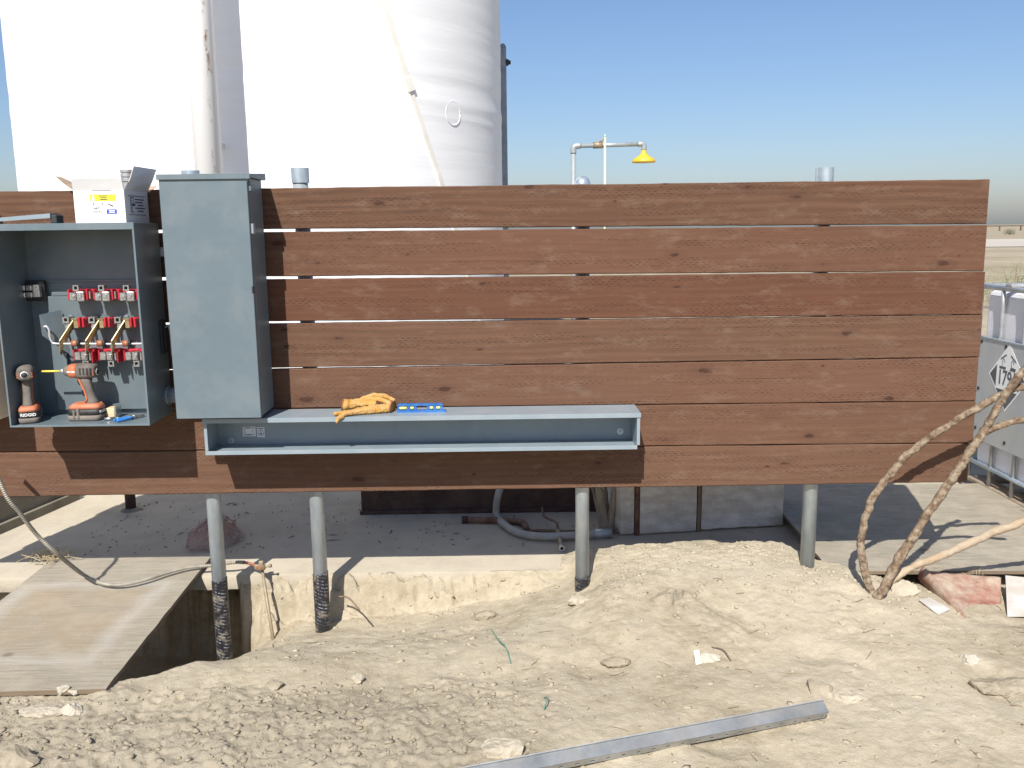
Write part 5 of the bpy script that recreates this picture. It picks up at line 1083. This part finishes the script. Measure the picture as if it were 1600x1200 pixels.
offslab = lambda x, y: ~((y > 4.1) & (x < .35))
def dens_all(x, y):
    d = .10+.75*sst(.3, -.3, x)*sst(3.15, 2.95, y)+.55*sst(.3, .6, x)*sst(3.45, 3.8, y)*sst(4.3, 4.2, y)+.35*((y > 3.97) & (y < 4.12) & (x > -1.2)); d = d*np.where((x < -1.44) & (y > 2.97), 0, 1)*np.where((x < -1.15) & (y > 3.1), 0, 1)
    return np.clip(d*(.5+1.3*np.clip(fbm(x, y, 2.2, 3)+.35, 0, 1)), 0, 1)*offslab(x, y)
scatter('soil_clods', 9500, dens_all, .0018, .0165, 'soil', 'loose crumbs and clods of pale soil', 'soil', 5)
scatter('gravel', 260, dens_all, .002, .008, 'stone', 'small pale pebbles on the soil', 'gravel', 8)
# litter on the shaded slab
R_ = random.Random(4); b = MB()
for k in range(260):
    x = R_.uniform(-2.3, -.2) if k < 210 else R_.uniform(-.2, 1.4); y = R_.uniform(4.42, 5.35); a_ = R_.uniform(0, 6.28); L_2 = R_.uniform(.002, .010) if k % 14 else R_.uniform(.02, .05); c_ = Vector((math.cos(a_), math.sin(a_), 0))*L_2; s_ = Vector((-c_.y, c_.x, 0)).normalized()*R_.uniform(.0015, .004 if k % 12 else .002); p = Vector((x, y, .003))
    b.add([p-c_-s_, p+c_*.6-s_*1.2, p+c_+s_*.6, p-c_*.5+s_, p+Vector((0, 0, .006))], [(0, 1, 4), (1, 2, 4), (2, 3, 4), (3, 0, 4)])
tag(b.build('wood_litter', 'chips'), 'dark chips and splinters littering the shaded slab', 'litter', kind='stuff')
b = MB(); ex = np.random.default_rng(3); PP = []
for k in range(420):
    x, y = ex.uniform(-1.3, 2.3), ex.uniform(2.4, 4.1)
    if x < -1.1 and y > 2.95: continue
    a_ = ex.uniform(0, 6.28); L2 = ex.uniform(.003, .010) if k % 7 else ex.uniform(.015, .035); d2 = Vector((math.cos(a_), math.sin(a_), 0))*L2; p = Vector((x, y, 0)); PP.append([p-d2, p+Vector((L2*.2, L2*.1, 0)), p+d2])
hh_ = ground_h([q_.x for P3 in PP for q_ in P3], [q_.y for P3 in PP for q_ in P3])
for k, P3 in enumerate(PP):
    for j in range(3): P3[j].z = float(hh_[k*3+j])+.0015
    b.tube(P3, ex.uniform(.0007, .0018), 4, False)
tag(b.build('twig_debris', 'twig'), 'fine dry twig bits scattered over the soil', 'debris', kind='stuff')
b = MB(); q = onz(78, 872, .03)
for k in range(70):
    p = q+Vector((R_.gauss(0, .05), R_.gauss(0, .035), R_.uniform(.0, .03))); d2 = Vector((R_.gauss(0, 1), R_.gauss(0, 1), R_.gauss(.1, .3))).normalized()*R_.uniform(.02, .06); b.tube([p-d2, p+d2*.2+Vector((0, 0, .006)), p+d2], .0016, 4, False)
tag(b.build('dry_straw', 'straw'), 'tuft of dry straw at the back corner of the plywood', 'straw', kind='stuff')
b = MB()
for k in range(60):
    p = onz(R_.uniform(1425, 1540), R_.uniform(888, 899), .07); hgt = R_.uniform(.01, .035); b.tube([p, p+Vector((R_.gauss(0, .008), R_.gauss(0, .004), hgt*.6)), p+Vector((R_.gauss(0, .016), R_.gauss(0, .01), hgt))], [.0011, .0009, .0004], 4, False)
tag(b.build('dry_grass', 'straw'), 'sparse dry grass along the half-buried plywood edge', 'grass', kind='stuff')
def twig(label, uv, r_, mat, nm='twig', lift=.006):
    P_ = [drop(u, v)+Vector((0, 0, lift+(.012 if 0 < k < len(uv)-1 else 0))) for k, (u, v) in enumerate(uv)]; b = MB(); b.tube(spline(P_, 6), r_, 6); tag(b.build(nm, mat), label, nm.replace('_', ' '))
twig('thin green wire scrap on the soil left of centre', ((768, 986), (778, 1005), (790, 1018), (798, 1038)), .0022, 'wire_green', 'wire_scrap')
twig('short blue-green wire scrap near the strut', ((850, 1092), (856, 1098), (850, 1110)), .002, 'wire_green', 'wire_scrap')
twig('thin dry twig on the soil above the strut end', ((1112, 1013), (1130, 1022), (1142, 1034)), .0025, 'twig')
twig('dry twig poking from the bank right of the second post', ((530, 934), (545, 940), (562, 955)), .004, 'twig')
q = drop(1092, 1040); b = MB(); b.prism([q+Vector((-.012, 0, .002)), q+Vector((.012, .004, .004)), q+Vector((.006, .03, .05)), q+Vector((-.016, .026, .048))], (0, .002, 0)); tag(b.build('card_chip', 'whitesheet'), 'tiny white chip leaning on the pale broken clod', 'chip')

# ------------------------------------------------------------------ far distance
fy = 230.; zp = at(1570, 352.8, fy).z
plt_ = thing('pipeline', (60, fy, 0), 'dark pipeline on short supports along the desert horizon', 'pipeline')
b = MB(); b.cyl((-150, fy, zp), (420, fy, zp), .14, n=10); b.build('pipe_run', 'farpipe', plt_)
sx0 = at(1562, 356, fy).x
for k in range(-16, 12):
    x = sx0+k*5.4; b = MB(); b.box((x-.16, fy-.1, -.2), (x+.16, fy+.1, zp-.12)); b.build('support', 'farpipe', plt_)
def leafy(name, label, cat, c_, r_, n, mat, seed, hgt, lw=.02, group=None):
    R2_ = random.Random(seed); t = thing(name, tuple(c_), label, cat, group); b = MB(); s_ = MB()
    for k in range(n):
        a_ = R2_.uniform(0, 6.28); rr = r_*math.sqrt(R2_.uniform(0, 1)); z_ = hgt*R2_.uniform(.1, 1)*(1-.5*(rr/r_)**2); p = Vector(c_)+Vector((rr*math.cos(a_), rr*math.sin(a_), z_)); d2 = Vector((R2_.gauss(0, 1), R2_.gauss(0, 1), R2_.gauss(.6, .6))).normalized()*lw*R2_.uniform(1, 2.6); e = d2.orthogonal().normalized()*lw*.35
        b.add([p-e, p+d2*.5-e*1.2, p+d2, p+d2*.5+e*1.2], [(0, 1, 2, 3)])
    for k in range(9):
        a_ = R2_.uniform(0, 6.28); p = Vector(c_); e = Vector((r_*.8*math.cos(a_), r_*.8*math.sin(a_), hgt*R2_.uniform(.6, 1))); s_.tube([p, p+e*.5+Vector((0, 0, hgt*.1)), p+e], [lw*.22, lw*.16, lw*.06], 4, False)
    b.build('foliage', mat, t); s_.build('stems', 'twig', t)
gq = onz(1577, 367, 0); leafy('desert_bush', 'lone green bush on the sand near the horizon', 'bush', gq, .85, 260, 'bush', 3, 1.0, .10)
for k, (u, h_) in enumerate(((1551, .62), (1585, .72), (1600, .70))):
    q = at(u, 440, 17.5+k*.6); leafy('tall_weed', ('low pale weed behind the tote nearest the wall end', 'taller green weed rising behind the tote', 'green weed behind the tote at the right border')[k], 'weed', (q.x, q.y, gh(q.x, q.y)), .34, 420, 'weed', 20+k, h_+.22, .022, 'weeds behind the tote')
